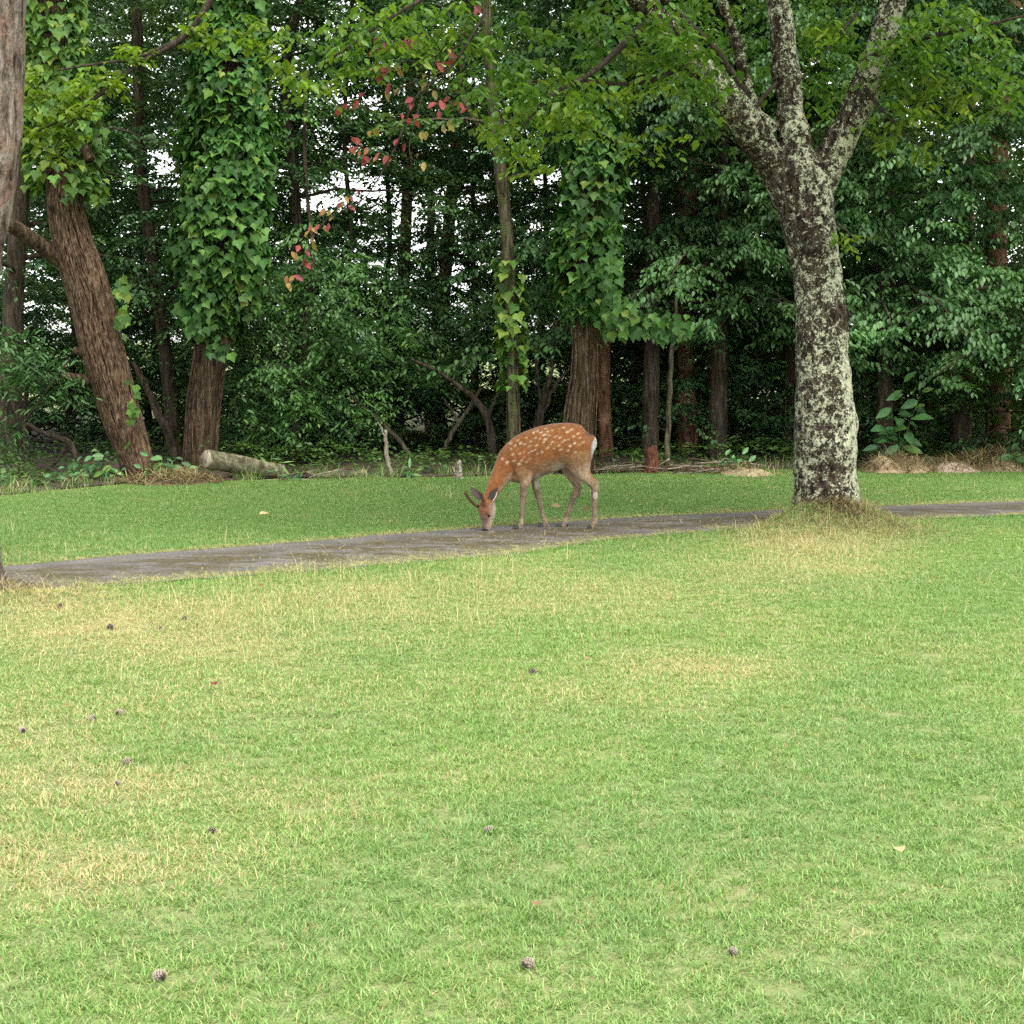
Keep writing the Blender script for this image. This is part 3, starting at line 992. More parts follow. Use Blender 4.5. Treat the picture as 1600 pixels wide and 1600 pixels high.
# ================================================================== IVY
def climbing_ivy(label, path, rad, z0, z1, thick, n, L, matkey='ivy', single=300, shaggy=0.0, twigs=0, lean=None, org=None, regs=None, zbias=1.0):
    """ivy leaves hanging like shingles round a trunk"""
    lv = Leaves()
    z = z0 + (z1 - z0) * RNG.uniform(0, 1, n) ** zbias
    a = RNG.uniform(0, 2 * np.pi, n)
    c = np.stack([np.interp(z, path[:, 2], path[:, k]) for k in range(3)], -1)
    r = np.interp(z, path[:, 2], rad)
    th = thick(z) if callable(thick) else np.full(n, thick)
    lump = fbm(np.stack([np.cos(a) * 1.3, np.sin(a) * 1.3, z * 1.6], -1), 3)
    ro = r + th * (0.35 + 0.95 * lump) * RNG.uniform(0.55, 1.0, n)
    out = np.stack([np.cos(a), np.sin(a), a * 0], -1)
    p = c + out * ro[:, None]
    d = out * RNG.uniform(0.2, 1.1, (n, 1)) + np.array([0, 0, -1.0]) + RNG.normal(0, .38, (n, 3))
    nn = out * RNG.uniform(0.3, 0.9, (n, 1)) + np.array([0, 0, 1.0]) * RNG.uniform(0.5, 1.4, (n, 1)) + RNG.normal(0, .32, (n, 3))
    Ls = L * (0.45 + 0.9 * RNG.uniform(0, 1, n) ** .8)
    k = fbm(np.stack([p[:, 0] * 3, p[:, 1] * 3, p[:, 2] * 2.2], -1), 2) > 0.22
    lv.add(p[k], d[k], nn[k], Ls[k], Ls[k] * 0.92, RNG.uniform(0, 1, n)[k])
    for (px, py, rx, ry, D, cnt) in (regs or []):
        q = unit(RNG.normal(0, 1, (cnt, 3))) * (RNG.uniform(0, 1, (cnt, 1)) ** .45)
        pp = np.array([P(px + u * rx, py + v * ry, D + w * 0.3) for u, v, w in q])
        dd = np.column_stack([RNG.normal(.15, .4, cnt), RNG.normal(-.3, .3, cnt), -np.ones(cnt) * .9])
        n2 = np.column_stack([RNG.normal(0, .35, cnt), -RNG.uniform(.3, 1, cnt), RNG.uniform(.3, 1.1, cnt)])
        Lq = L * RNG.uniform(.6, 1.2, cnt)
        lv.add(pp, dd, n2, Lq, Lq * .9, RNG.uniform(0, 1, cnt))
    T = thing("climbing_ivy", label, "ivy", org)
    # stems creeping up the bark
    acc = Acc()
    for q in range(twigs):
        a0 = RNG.uniform(math.pi, 2 * math.pi) if q % 4 else RNG.uniform(0, math.pi)
        zs = np.linspace(max(0.02, path[0, 2]), RNG.uniform(z0, z1), 40)
        aa = a0 + np.cumsum(RNG.normal(0, .07, 40)) + RNG.uniform(-.02, .02) * np.arange(40)
        cc = np.stack([np.interp(zs, path[:, 2], path[:, k]) for k in range(3)], -1)
        rr = np.interp(zs, path[:, 2], rad) * RNG.uniform(0.98, 1.06) + 0.012
        pp = cc + np.stack([np.cos(aa), np.sin(aa), aa * 0], -1) * rr[:, None]
        w = RNG.uniform(.003, .010)
        acc.add(*tube(pp, np.linspace(w * 1.4, w * .6, 40), 4))
    if twigs:
        obj("vine_stem", (lambda m: m)(mesh_np("vine_stem", np.vstack(acc.v) - org, [np.vstack(x) for x in acc.f.values()], mats=[M['vine']])), T, kind="stuff")
    lv.emit(T, 'ivy', matkey, org, single, name="leaf_mass")
    return T


# leaning trunk wrapped in dead vines
DB = 19.1
ctrlB = [(224, 765, 58), (218, 738, 46), (208, 705, 48), (193, 660, 55), (176, 600, 58), (159, 540, 62), (146, 480, 62), (128, 420, 62), (115, 380, 56), (104, 330, 50), (100, 290, 47), (97, 220, 43), (88, 110, 40), (78, 0, 38), (66, -150, 34), (50, -500, 28)]


def limbB(T, org, lv):
    for c in ([(118, 418, 34, 0), (80, 396, 27, -.1), (45, 370, 24, -.3), (15, 350, 22, -.5), (-60, 300, 18, -.8), (-160, 200, 8, -1)],
              [(150, 596, 20, 0), (120, 592, 16, -.1), (97, 586, 12, -.2)], [(150, 555, 20, 0), (125, 550, 14, -.1), (114, 546, 9, -.12)],
              [(110, 352, 16, 0), (95, 340, 12, -.1), (78, 322, 8, -.2)], [(120, 215, 18, -.1), (133, 235, 16, -.25), (142, 250, 13, -.3)]):
        pth, r = px_path(c, DB, 22)
        v, fs = bark_tube(pth, r, 14, 0.005)
        obj("limb", mesh_np("limb", v - org, fs, mats=[M['bark_furrow']]), T)


TB, orgB, pathB, radB = make_tree("leaning_tree", "leaning brown trunk wrapped in a net of dry vine stems", ctrlB, DB, 'bark_red', 'mid', nb=10, zr=(5.4, 9), bl=(1, 2.2), relief=0.012, nc=48, rings=200, extra=[limbB], show_branch=2)
climbing_ivy("pale ivy draped over the upper half of the leaning trunk", pathB, radB, 3.05, 8.5, 0.30, 3400, 0.10, 'ivy_pale', 300, twigs=170, org=orgB,
             regs=[(100, 180, 70, 60, DB - .4, 90), (70, 60, 45, 60, DB - .2, 60), (190, 480, 16, 60, DB - .15, 26), (205, 640, 10, 70, DB - .2, 14), (130, 300, 40, 30, DB - .2, 30)])

# straight trunk hidden in ivy
DC = 20.2
ctrlC = [(306, 762, 60), (310, 738, 50), (314, 690, 47), (318, 630, 48), (326, 570, 47), (336, 500, 46), (345, 400, 44), (350, 280, 42), (356, 140, 40), (361, 0, 38), (366, -200, 34), (370, -560, 26)]


def limbC(T, org, lv):
    c = [(350, 540, 24, -.16), (352, 505, 24, -.16), (362, 440, 22, -.1)]
    pth, r = px_path(c, DC, 18); v, fs = bark_tube(pth, r, 12, 0.004)
    obj("limb", mesh_np("limb", v - org, fs, mats=[M['bark_red']]), T)


TC, orgC, pathC, radC = make_tree("ivy_clad_tree", "upright trunk hidden by thick ivy, rising behind the log", ctrlC, DC, 'bark_furrow', 'mid', nb=12, zr=(5.6, 9.5), bl=(1, 2.4), relief=0.010, nc=40, rings=180, show_branch=2, extra=[limbC])
climbing_ivy("dense dark green ivy sleeve on the upright trunk behind the log", pathC, radC, 1.55, 9, lambda z: 0.12 + 0.32 * np.clip((z - 1.5) / 0.9, 0, 1) - 0.10 * np.clip((z - 3.2) / 2, 0, 1), 9500, 0.10, 'ivy', 300, twigs=22, org=orgC, zbias=1.15,
             regs=[(308, 480, 34, 50, DC - .35, 90), (390, 400, 26, 100, DC - .3, 150), (308, 400, 26, 60, DC - .35, 90), (392, 200, 22, 150, DC - .25, 130), (340, 545, 24, 20, DC - .35, 16)])

# trunk behind the deer, ivy above
DDp = 19.9
ctrlD = [(898, 770, 60), (901, 738, 52), (904, 690, 48), (907, 645, 46), (913, 595, 41), (915, 550, 37), (912, 470, 35), (918, 380, 34), (925, 280, 32), (934, 140, 30), (942, 0, 28), (950, -200, 26), (960, -560, 18)]
TD, orgD, pathD, radD = make_tree("ivy_clad_tree", "trunk with furrowed bark right behind the deer, ivy higher up", ctrlD, DDp, 'bark_furrow', 'mid', nb=12, zr=(5.6, 9.5), bl=(1, 2.4), relief=0.012, nc=44, rings=190, show_branch=2)
climbing_ivy("ivy hanging on the trunk behind the deer, spilling to one side", pathD, radD, 1.75, 8.5, lambda z: 0.12 + 0.17 * np.clip((z - 1.7) / .6, 0, 1), 5200, 0.10, 'ivy', 300, twigs=14, org=orgD, zbias=1.1,
             regs=[(945, 430, 30, 70, DDp - .3, 110), (965, 495, 40, 32, DDp - .4, 90), (1020, 510, 45, 24, DDp - .5, 60), (1065, 505, 25, 18, DDp - .6, 22), (905, 330, 25, 90, DDp - .25, 40)])

# slim pale trunk between the deer's back and the pines
DE = 20.1
ctrlE = [(806, 760, 25), (805, 720, 22), (804, 680, 20), (802, 600, 20), (799, 500, 19), (795, 420, 19), (790, 340, 19), (782, 260, 20), (772, 180, 17), (764, 90, 15), (760, 0, 14), (755, -300, 10)]


def limbE(T, org, lv):
    for c in ([(786, 285, 10), (810, 275, 8), (840, 272, 6), (860, 262, 4)], [(788, 300, 14, .1), (775, 240, 12, .2), (750, 200, 8, .3), (720, 150, 5, .4)]):
        pth, r = px_path(c, DE, 12); v, fs = tube(pth, r, 7)
        obj("limb", mesh_np("limb", v - org, fs, mats=[M['bark_slim']]), T)


TE, orgE, pathE, radE = make_tree("slim_tree", "slim pale grooved trunk rising above the deer's shoulders", ctrlE, DE, 'bark_slim', 'mid', nb=22, zr=(3.6, 8), bl=(.8, 1.8), relief=0.005, nc=22, rings=150, gaps=.9, extra=[limbE], show_branch=4)
climbing_ivy("few bright ivy leaves on the slim pale trunk", pathE, radE, 0.95, 2.4, 0.10, 230, 0.10, 'ivy_pale', 120, twigs=3, org=orgE)

# ================================================================== FOREST TREES
CENTRE = dict(gaps=1.0)
# reddish pines seen through the gap
make_tree("pine_tree", "reddish pine trunk against the white gap, thickest of three", [(618, 735, 22), (622, 640, 21), (628, 520, 20), (632, 420, 19), (635, 330, 18), (638, 260, 17), (642, 120, 15), (646, 0, 16), (650, -200, 10)], 27.5, 'bark_pine', 'dark', nb=26, zr=(3.8, 10), bl=(1, 2.4), gaps=.95, relief=.006, nc=16, spm=8)
make_tree("pine_tree", "reddish pine trunk leaning towards the slim tree", [(686, 735, 24), (688, 640, 22), (692, 500, 21), (698, 400, 20), (704, 320, 19), (712, 230, 17), (722, 100, 18), (728, 0, 15), (735, -200, 9)], 28.5, 'bark_pine', 'dark', nb=26, zr=(3.8, 10), bl=(1, 2.4), gaps=.95, relief=.006, nc=16, spm=8)
make_tree("pine_tree", "thin crooked pine trunk between two thicker ones", [(668, 732, 14), (672, 600, 13), (680, 480, 12), (672, 400, 12), (674, 330, 13), (668, 270, 11), (660, 150, 12), (655, 0, 9)], 30, 'bark_pine', 'dark', nb=16, zr=(4, 9), bl=(1, 2), gaps=.95, relief=.004, nc=12, spm=8)
# dark broken stem left of centre
make_tree("forked_tree", "dark cracked stem behind the thick ivy sleeve", [(470, 740, 17), (468, 600, 17), (468, 430, 17), (464, 340, 17), (458, 270, 16), (452, 200, 15), (446, 140, 14), (452, 60, 16), (470, 0, 14), (500, -150, 10)], 22.5, 'bark_dark', 'mid', nb=30, zr=(3.2, 9), bl=(.9, 2.2), gaps=.9, relief=.006, nc=16,
          L=0.10, show_branch=12)
# ivy-dark stem in the left background with forked limb
make_tree("forked_tree", "dark stem with a mossy side limb between the two ivy trees", [(278, 745, 28), (272, 680, 25), (262, 580, 22), (245, 450, 19), (228, 330, 18), (220, 240, 17), (216, 130, 15), (212, 0, 18), (205, -200, 12)], 22.3, 'bark_dark', 'dark', nb=44, zr=(1.9, 9), bl=(.9, 2.2), gaps=.9, relief=.006, nc=18,
          L=0.10, show_branch=12)
# background understory, fine dark foliage
U = [
    (20, 22.5, "shadowy bushy tree at the wood's dark end beyond the leaning trunk", 'dark', 1.0),
    (120, 24.0, "dark small-leaved tree behind the leaning trunk", 'dark', 1.0),
    (245, 25.5, "dark leafy tree filling the space between the two ivy trees", 'dark', 1.0),
    (425, 22.4, "low dark maple spreading behind the fallen log", 'dark', 1.0),
    (515, 23.2, "dark green maple with arching sprays above the white stick", 'dark', 1.0),
    (590, 24.8, "bushy dark maple in front of the thickest pine", 'dark', 1.0),
    (745, 24.4, "dark maple between the pines and the slim trunk", 'dark', 1.0),
    (845, 25.2, "dark tree behind the slim trunk, seen over the deer", 'dark', 1.0),
    (985, 23.6, "dark tree beside the trunk behind the deer", 'dark', .8),
]
for k, (px, D, lab, mt, gp) in enumerate(U):
    b = G(px, 531 + 4200 / D)
    lean = RNG.uniform(-25, 25)
    c = [(px, 531 + 4200 / D, 14), (px + lean * .8, 640, 12), (px + lean * .2, 520, 10), (px + lean * 1.4, 380, 8), (px + lean, 200, 6), (px + lean * 1.8, -80, 4)]
    make_tree("maple_tree", lab, c, D, 'bark_dark', mt, nb=165, zr=(0.25, 7.4), bl=(0.9, 2.2), gaps=gp, spm=10, nleaf=15, slen=.42, L=.084, ratio=.52, relief=.004, nc=10, show_branch=14, seed=k * 3.1, sag=.3, rise=None, zpow=1.35)

def maple_front(T, org, lv):
    region_sprays(lv, [(470, 520, 90, 120, 20.7, .6, 120), (540, 600, 90, 90, 20.9, .6, 90), (440, 640, 70, 80, 20.6, .5, 70), (600, 500, 70, 70, 21.2, .5, 44), (690, 560, 90, 50, 21.6, .5, 50), (760, 490, 70, 50, 21.8, .5, 36), (860, 470, 40, 90, 21.6, .5, 40)],
                  15, .42, .086, .42, droop=.5, ldroop=.6, gaps=1.0, upj=.3)
make_tree("maple_tree", "low maple hanging dark sprays down behind the pale log", [(455, 752, 16), (462, 690, 14), (470, 600, 12), (482, 480, 9), (490, 400, 6)], 21.0, 'bark_dark', 'maple', 'long', nb=30, zr=(.8, 4.2), bl=(.7, 1.5), rise=None, nleaf=15, L=.086, ratio=.42, ldroop=.6, sdroop=.5, single=300, gaps=.95, extra=[maple_front], nc=10, relief=.004, show_branch=10)
# right hand wood: tiered drooping leaves
R = [
    (1015, 21.6, 26, "dark stem with blue-green tiers beside the trunk behind the deer", 1.5, 300),
    (1120, 21.8, 30, "tree with tiers of drooping leaves left of the lichen trunk", 1.9, 300),
    (1235, 22.6, 30, "tree with deep shaded tiers right behind the lichen trunk", 1.6, 0),
    (1380, 21.8, 28, "tree with blue-green drooping tiers over the big-leaved shrub", 1.35, 300),
    (1500, 22.2, 30, "tall tree with many drooping leaf tiers above the clippings heaps", 1.2, 300),
    (1610, 21.4, 30, "leafy tree closing the wood past the straw heaps", 1.0, 200),
]
for k, (px, D, w, lab, zl, sg) in enumerate(R):
    yb = 531 + 4200 / D
    c = [(px, yb, w * 1.15), (px + 2, 620, w), (px + 4, 420, w * .85), (px + 8, 200, w * .7), (px + 10, -100, w * .5), (px + 12, -420, w * .3)]
    make_tree("broadleaf_tree", lab, c, D, 'bark_dark', 'tier', 'long', nb=72, zr=(zl, 8.4), bl=(1.5, 2.9), azr=(60, 300), spm=9, nleaf=14, slen=.45, L=.10, ratio=.55, rise=.12, sag=.32, sdroop=.4, ldroop=.85,
              single=sg, relief=.006, nc=16, show_branch=8, seed=k * 5.7, upj=.22)
# red-barked pines showing between the tiers
make_tree("pine_tree", "tall rust-barked pine between the tiers above the straw heaps", [(1562, 740, 40), (1558, 600, 38), (1556, 400, 34), (1560, 200, 32), (1575, 100, 28), (1590, -100, 22)], 23.6, 'bark_pine', 'dark', nb=16, zr=(5.2, 9), bl=(1, 2.4), relief=.008, nc=20)
make_tree("pine_tree", "rust-barked pine peeping through the leaf tiers", [(1500, 738, 34), (1505, 500, 30), (1508, 300, 28), (1512, 140, 25), (1520, -60, 18)], 24.4, 'bark_pine', 'dark', nb=16, zr=(5.2, 9), bl=(1, 2.4), relief=.008, nc=20)
make_tree("pine_tree", "dim reddish trunk beside the pale leaning pole", [(1077, 740, 36), (1075, 680, 31), (1073, 600, 28), (1072, 500, 26), (1075, 300, 30), (1080, 0, 24)], 22.6, 'bark_pine', 'dark', nb=22, zr=(3, 9), bl=(1, 2.4), relief=.008, nc=22)
make_tree("pine_tree", "shadowed dark trunk just past the deer's rump", [(949, 745, 26), (947, 690, 22), (944, 620, 20), (942, 500, 25), (944, 300, 22), (950, 0, 16)], 22.0, 'bark_pine', 'dark', nb=16, zr=(3.2, 9), bl=(1, 2.2), relief=.008, nc=20)
make_tree("pine_tree", "shadowed dark trunk behind the twig pile and small shrub", [(1160, 738, 34), (1156, 640, 30), (1152, 500, 28), (1150, 300, 30), (1150, 0, 24)], 23.4, 'bark_dark', 'dark', nb=40, zr=(1.2, 9), bl=(1, 2.4), relief=.008, nc=20)
make_tree("pine_tree", "dark trunk in deep shade beyond the leaning trunk's fork", [(14, 770, 44), (16, 640, 37), (20, 500, 32), (26, 380, 29), (40, 200, 25), (50, 0, 20)], 20.6, 'bark_dark', 'dark', nb=30, zr=(2.2, 8), bl=(1, 2.2), relief=.008, nc=22)
# dark shrubs in the lower right shade
S = [(1110, 22.6, "dark shrub in the shade behind the twig pile"), (1205, 23.4, "dark shrub in the shade left of the lichen trunk"), (1330, 22.8, "dark shrub in the shade beside the big-leaved plant"),
     (1450, 22.6, "leafy green shrub behind the grey clippings heap"), (1540, 22.4, "leafy shrub behind the straw heap with yellow tips"), (1620, 22.0, "dense shrub at the end of the straw heaps"),
     (1000, 23.5, "dark shrub in shade behind the broken red stump"), (1270, 25.5, "tall dark shrub deep in the wood behind the lichen trunk"), (1400, 25.5, "tall dark shrub deep in the wood behind the big-leaved plant"), (1100, 26, "tall dark shrub deep in the wood past the leaning pole")]
for k, (px, D, lab) in enumerate(S):
    yb = 531 + 4200 / D
    hh = 2.4 if D < 24 else 4.2
    c = [(px, yb, 8), (px + 3, yb - 70, 7), (px - 4, yb - 150, 5), (px, yb - 200, 4)]
    make_tree("shrub", lab, c, D, 'bark_dark', 'mid' if k in (3, 4) else 'dark', 'rhomb', cat="shrub", nb=46, zr=(0.15, hh), bl=(.7, 1.5), spm=9, nleaf=11, slen=.36, L=.085, ratio=.55, relief=.001, nc=7, show_branch=6, seed=k, top=hh)

# far wood beyond: reads as one mass
lvf = Leaves()
def box_sprays(n, x0, x1, y0, y1, z0, z1, L, gp, nl=11, sl=.6, th=.43):
    o = np.stack([RNG.uniform(x0, x1, n), RNG.uniform(y0, y1, n), z0 + (z1 - z0) * RNG.uniform(0, 1, n)], -1)
    k = fbm(o * .55, 3) > th
    o = o[k]; o = o[gap_keep(o, gp)]
    a = RNG.uniform(0, 6.283, len(o))
    sprays(lvf, o, np.stack([np.sin(a), np.cos(a), a * 0], -1), nl, sl, L, .5, .3, .4)
box_sprays(10500, -12, 12, 29, 38, 2.2, 9.0, .16, 1.0, th=.37)
box_sprays(2600, -14, 14, 28, 36, .1, 2.4, .13, 1.0)
box_sprays(8500, 1.9, 12, 25.5, 32, .1, 7.5, .17, 0.0, th=.33)
box_sprays(3600, -12, -3.0, 25, 32, .4, 8, .14, 1.0, th=.38)
box_sprays(1500, -5, 2, 22.5, 27, .1, 1.5, .10, 1.0, sl=.4)
box_sprays(5200, -6.5, 2.4, 23.5, 28.5, .8, 6.2, .10, 1.0, nl=12, sl=.42, th=.40)
box_sprays(3200, 1.5, 8, 23.0, 26, .3, 4.6, .11, 0.0, nl=12, sl=.42, th=.40)
p_, d_, n_, L_, W_, r_ = lvf.arrays()
v_, f_, tk_ = leaves_geo('rhomb', p_, d_, n_, L_, W_)
obj("far_wood", mesh_np("far_wood", v_, f_, {"rnd": np.repeat(r_, tk_), "vary": np.repeat(leaf_vary(p_), tk_)}, smooth=False, mats=[M['mid']]), label="mass of green foliage deep in the wood behind all trunks", cat="wood", kind="stuff")
# ground cover along the wood's edge
lvg = Leaves()
n = 4200
gx_ = RNG.uniform(-9, 9, n); gy_ = edge_y(gx_) + .25 + RNG.uniform(0, 1, n) ** 1.5 * 5
pt_ = np.stack([gx_, gy_, RNG.uniform(.02, .34, n) * (.3 + fbm(np.stack([gx_ * 1.5, gy_ * 1.5, gx_ * 0], -1), 3))], -1)
pt_ = pt_[fbm(np.stack([gx_, gy_, gx_ * 0 + 4], -1) * 1.1, 3) > .42]
a = RNG.uniform(0, 6.283, len(pt_))
sprays(lvg, pt_, np.stack([np.sin(a), np.cos(a), a * 0 + .5], -1), 7, .22, .065, .55, .3, .3)
p_, d_, n_, L_, W_, r_ = lvg.arrays()
p_[:, 2] = np.maximum(p_[:, 2], .05)
v_, f_, tk_ = leaves_geo('rhomb', p_, d_, n_, L_, W_)
obj("undergrowth", mesh_np("undergrowth", v_, f_, {"rnd": np.repeat(r_, tk_), "vary": np.repeat(leaf_vary(p_), tk_)}, smooth=False, mats=[M['mid']]), label="low leafy ground cover along the shaded edge of the wood", cat="undergrowth", kind="stuff")
# unseen leaf roof added above the picture to shade the wood
lvr = Leaves()
n = 2000
o = np.stack([RNG.uniform(-13, 13, n), RNG.uniform(19.5, 32, n), RNG.uniform(6.2, 11, n)], -1)
o = o[fbm(o * .5, 3) > 0.40]
a = RNG.uniform(0, 6.283, len(o))
sprays(lvr, o, np.stack([np.sin(a), np.cos(a), a * 0], -1), 10, .7, .2, .55, .3, .3)
p_, d_, n_, L_, W_, r_ = lvr.arrays()
v_, f_, tk_ = leaves_geo('rhomb', p_, d_, n_, L_, W_)
obj("added_canopy", mesh_np("added_canopy", v_, f_, {"rnd": np.repeat(r_, tk_), "vary": np.repeat(leaf_vary(p_), tk_)}, smooth=False, mats=[M['mid']]), label="unseen leafy roof added high over the wood to shade it", cat="wood", kind="stuff")

# sprig with the sunlit look put in its leaf colour, before the leaning trunk
def sprig():
    D = 17.6
    org = P(330, -200, D)
    T = thing("hanging_bough", "bough of bright yellow-green leaves hanging before the leaning trunk", "branch", org)
    for c in ([(420, -170, 16), (330, 0, 12), (285, 60, 10), (225, 95, 8), (180, 130, 6), (120, 175, 4), (60, 205, 3)], [(285, 60, 7), (215, 90, 5), (150, 100, 4), (90, 110, 3)], [(225, 95, 5), (160, 140, 4), (110, 195, 3), (80, 240, 2)]):
        pth, r = px_path(c, D, 24); v, fs = tube(pth, r, 7)
        obj("branch", mesh_np("branch", v - org, fs, mats=[M['twig']]), T)
    lv = Leaves()
    region_sprays(lv, [(100, 160, 65, 50, D, .3, 30), (75, 215, 45, 28, D, .2, 16), (150, 130, 55, 30, D, .25, 16), (215, 80, 40, 16, D, .2, 9), (45, 130, 20, 40, D, .2, 8), (320, 50, 40, 40, D, .3, 12), (400, 60, 50, 40, D + .3, .3, 14)], 9, .3, .10, .58, droop=.3, ldroop=.4)
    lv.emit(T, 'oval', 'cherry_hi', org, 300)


sprig()

# ================================================================== DEER
DEER_D = 14.1


def dz(zx, zy, yd=0.0):
    return P(700 + zx / 5.714, 640 + zy / 5.714, DEER_D + yd)


ZM = DEER_D / FPX / 5.714      # metres per deer-sketch unit


def deer():
    acc = Acc()

    def loft(rows, nc=20, n=40, ref=(0.0, 1.0, 0.0)):
        """rows: zx, zy, yd, half depth (y, m), half thickness in picture plane (units)"""
        r = []
        for zx, zy, yd, hw, ht in rows:
            r.append([*dz(zx, zy, yd), hw, ht * ZM])
        c = catmull(r, n)
        acc.add(*tube(c[:, :3], np.maximum(c[:, 3], .003), nc, True, np.maximum(c[:, 4], .003), ref))

    # trunk of the body
    tor = [(545, 470, 0, .075, 120), (580, 455, 0, .095, 165), (640, 440, 0, .112, 200), (720, 415, 0, .122, 212), (800, 382, 0, .130, 214), (900, 347, 0, .136, 210), (1000, 325, 0, .136, 203),
           (1080, 322, 0, .132, 200), (1150, 330, 0, .124, 196), (1205, 330, 0, .114, 182), (1244, 326, 0, .096, 146), (1272, 322, 0, .072, 106), (1290, 320, 0, .04, 64)]
    loft(tor, 28, 60)
    # brisket
    loft([(560, 560, 0, .05, 55), (600, 595, 0, .062, 52), (650, 605, 0, .062, 46), (720, 580, 0, .06, 50)], 16, 20)
    # neck
    loft([(610, 430, 0, .085, 150), (560, 480, 0, .08, 138), (505, 550, -.02, .066, 106), (455, 625, -.05, .056, 82), (410, 705, -.08, .05, 64), (378, 775, -.105, .046, 56), (362, 815, -.115, .044, 55)], 20, 40)
    # head: turned towards the camera
    th = math.radians(40)
    f = np.array([-math.cos(th), -math.sin(th), 0.0])
    s = np.array([math.sin(th), -math.cos(th), 0.0])
    poll, nose = dz(360, 800, -.115), dz(339, 1098, -.195)
    nose[2] = max(nose[2], 0.012)
    ax = nose - poll
    hl = np.linalg.norm(ax)
    rows = [(-.08, .030, .034, 0), (0.0, .043, .052, .002), (.14, .053, .064, .004), (.30, .056, .071, .002), (.44, .052, .069, -.001), (.56, .044, .060, -.004), (.68, .034, .047, -.004), (.80, .029, .038, -.001), (.90, .027, .033, .003), (.97, .023, .027, .003), (1.0, .016, .018, .002)]
    c = catmull([[*(poll + ax * t + f * o), w, tt] for t, w, tt, o in rows], 36)
    acc.add(*tube(c[:, :3], c[:, 3], 20, True, c[:, 4], s))
    # brow ridge, cheek
    for sg in (1, -1):
        b0 = poll + ax * .30 + f * .045 + s * sg * .034
        b1 = poll + ax * .46 + f * .038 + s * sg * .036
        acc.add(*tube(catmull([b0, (b0 + b1) / 2 + s * sg * .006, b1], 8), [.008, .012, .014, .014, .014, .013, .011, .007], 10))
        a0 = poll + ax * .24 + f * .048 + s * sg * .026       # pedicles
        acc.add(*tube(catmull([a0 - f * .02, a0 + f * .016], 6), np.full(6, .015), 10))
    # legs: rows zx, zy, diameter
    def leg(rows, yd, ytop, flat=1.0):
        n = len(rows)
        r = []
        for k, (zx, zy, dia) in enumerate(rows):
            t = min(1.0, k / 4.0)
            y = ytop * (1 - t) + yd * t
            h = dia * .5 * ZM
            hw = h * (1.0 if dia < 70 else 0.62)
            r.append([*dz(zx, zy, y), max(hw, .0125), h * 1.04])
        c = catmull(r, n * 6)
        acc.add(*tube(c[:, :3], c[:, 3], 14, True, c[:, 4]))
    leg([(668, 470, 190), (680, 545, 165), (690, 605, 120), (684, 655, 84), (677, 705, 62), (672, 755, 52), (668, 800, 43), (664, 860, 38), (661, 930, 36), (655, 985, 38), (650, 1018, 46), (640, 1046, 40), (628, 1066, 40)], -.085, -.055)
    leg([(740, 500, 150), (770, 560, 110), (778, 625, 74), (782, 690, 58), (796, 750, 50), (812, 800, 42), (828, 860, 37), (842, 920, 35), (854, 970, 38), (864, 1000, 46), (858, 1028, 40), (846, 1050, 40)], .085, .05)
    leg([(1130, 370, 270), (1160, 440, 250), (1180, 505, 190), (1203, 560, 138), (1240, 610, 100), (1276, 648, 80), (1308, 690, 64), (1313, 740, 54), (1309, 800, 48), (1307, 870, 42), (1308, 950, 40), (1306, 1005, 48), (1294, 1036, 42), (1280, 1062, 42)], -.08, -.05)
    leg([(1075, 420, 230), (1085, 480, 190), (1098, 545, 136), (1120, 605, 98), (1146, 650, 80), (1156, 690, 66), (1140, 740, 55), (1115, 800, 46), (1088, 870, 41), (1062, 940, 40), (1046, 998, 48), (1030, 1028, 44), (1012, 1048, 42)], .08, .05)
    # points of hock
    for a, b, y in (((1285, 640), (1336, 652), -.08), ((1140, 650), (1186, 690), .08)):
        acc.add(*tube(catmull([dz(*a, y), dz((a[0] + b[0]) / 2, (a[1] + b[1]) / 2 - 2, y), dz(*b, y)], 8), np.linspace(.03, .011, 8), 10))
        a2 = (b[0] - 24, b[1] + 90)
        acc.add(*tube(catmull([dz(*b, y), dz(*a2, y)], 8), np.linspace(.011, .016, 8), 10))
    # tail
    acc.add(*tube(catmull([dz(1262, 235, 0), dz(1296, 275, 0), dz(1300, 330, 0), dz(1280, 385, 0)], 14), np.array([.02, .024, .026, .026, .026, .025, .024, .023, .021, .019, .016, .013, .010, .006]), 12))
    m2, co, no = remesh("body", np.vstack(acc.v), [np.vstack(x) for x in acc.f.values()], 0.0065, 4, 0.5)
    co = co + no * 0.0028
    co = co + no * ((fbm(co * np.array([55, 55, 90.0]), 2) - .5) * .004)[:, None]
    px, py, _ = proj(co)
    zx, zy = (px - 700) * 5.714, (py - 640) * 5.714
    org = np.array([dz(900, 1085)[0], DEER_D, 0.0])

    # coat pattern (colour of the fur itself)
    def mixc(c, w, col):
        return c * (1 - w[:, None]) + np.array(col) * w[:, None]
    nz = fbm(co * 26, 3) - .5
    nz2 = fbm(co * np.array([60, 60, 25.0]), 3) - .5
    N = len(co)
    c = np.tile(np.array([.172, .062, .015]), (N, 1))
    sm = lambda x: np.clip(x, 0, 1) ** 2 * (3 - 2 * np.clip(x, 0, 1))
    belly = np.interp(zx, [400, 560, 660, 760, 900, 1000, 1100, 1200, 1300], [900, 560, 520, 470, 430, 395, 400, 380, 330])
    low = sm((zy - belly + 46 + nz * 90) / 110)
    body = (zx > 540)
    c = mixc(c, low * body * .85, (.19, .108, .05))
    pale = sm((zy - belly - 85 + nz * 60) / 70)
    c = mixc(c, pale * body * (no[:, 2] < 0.2) * .55, (.30, .235, .155))
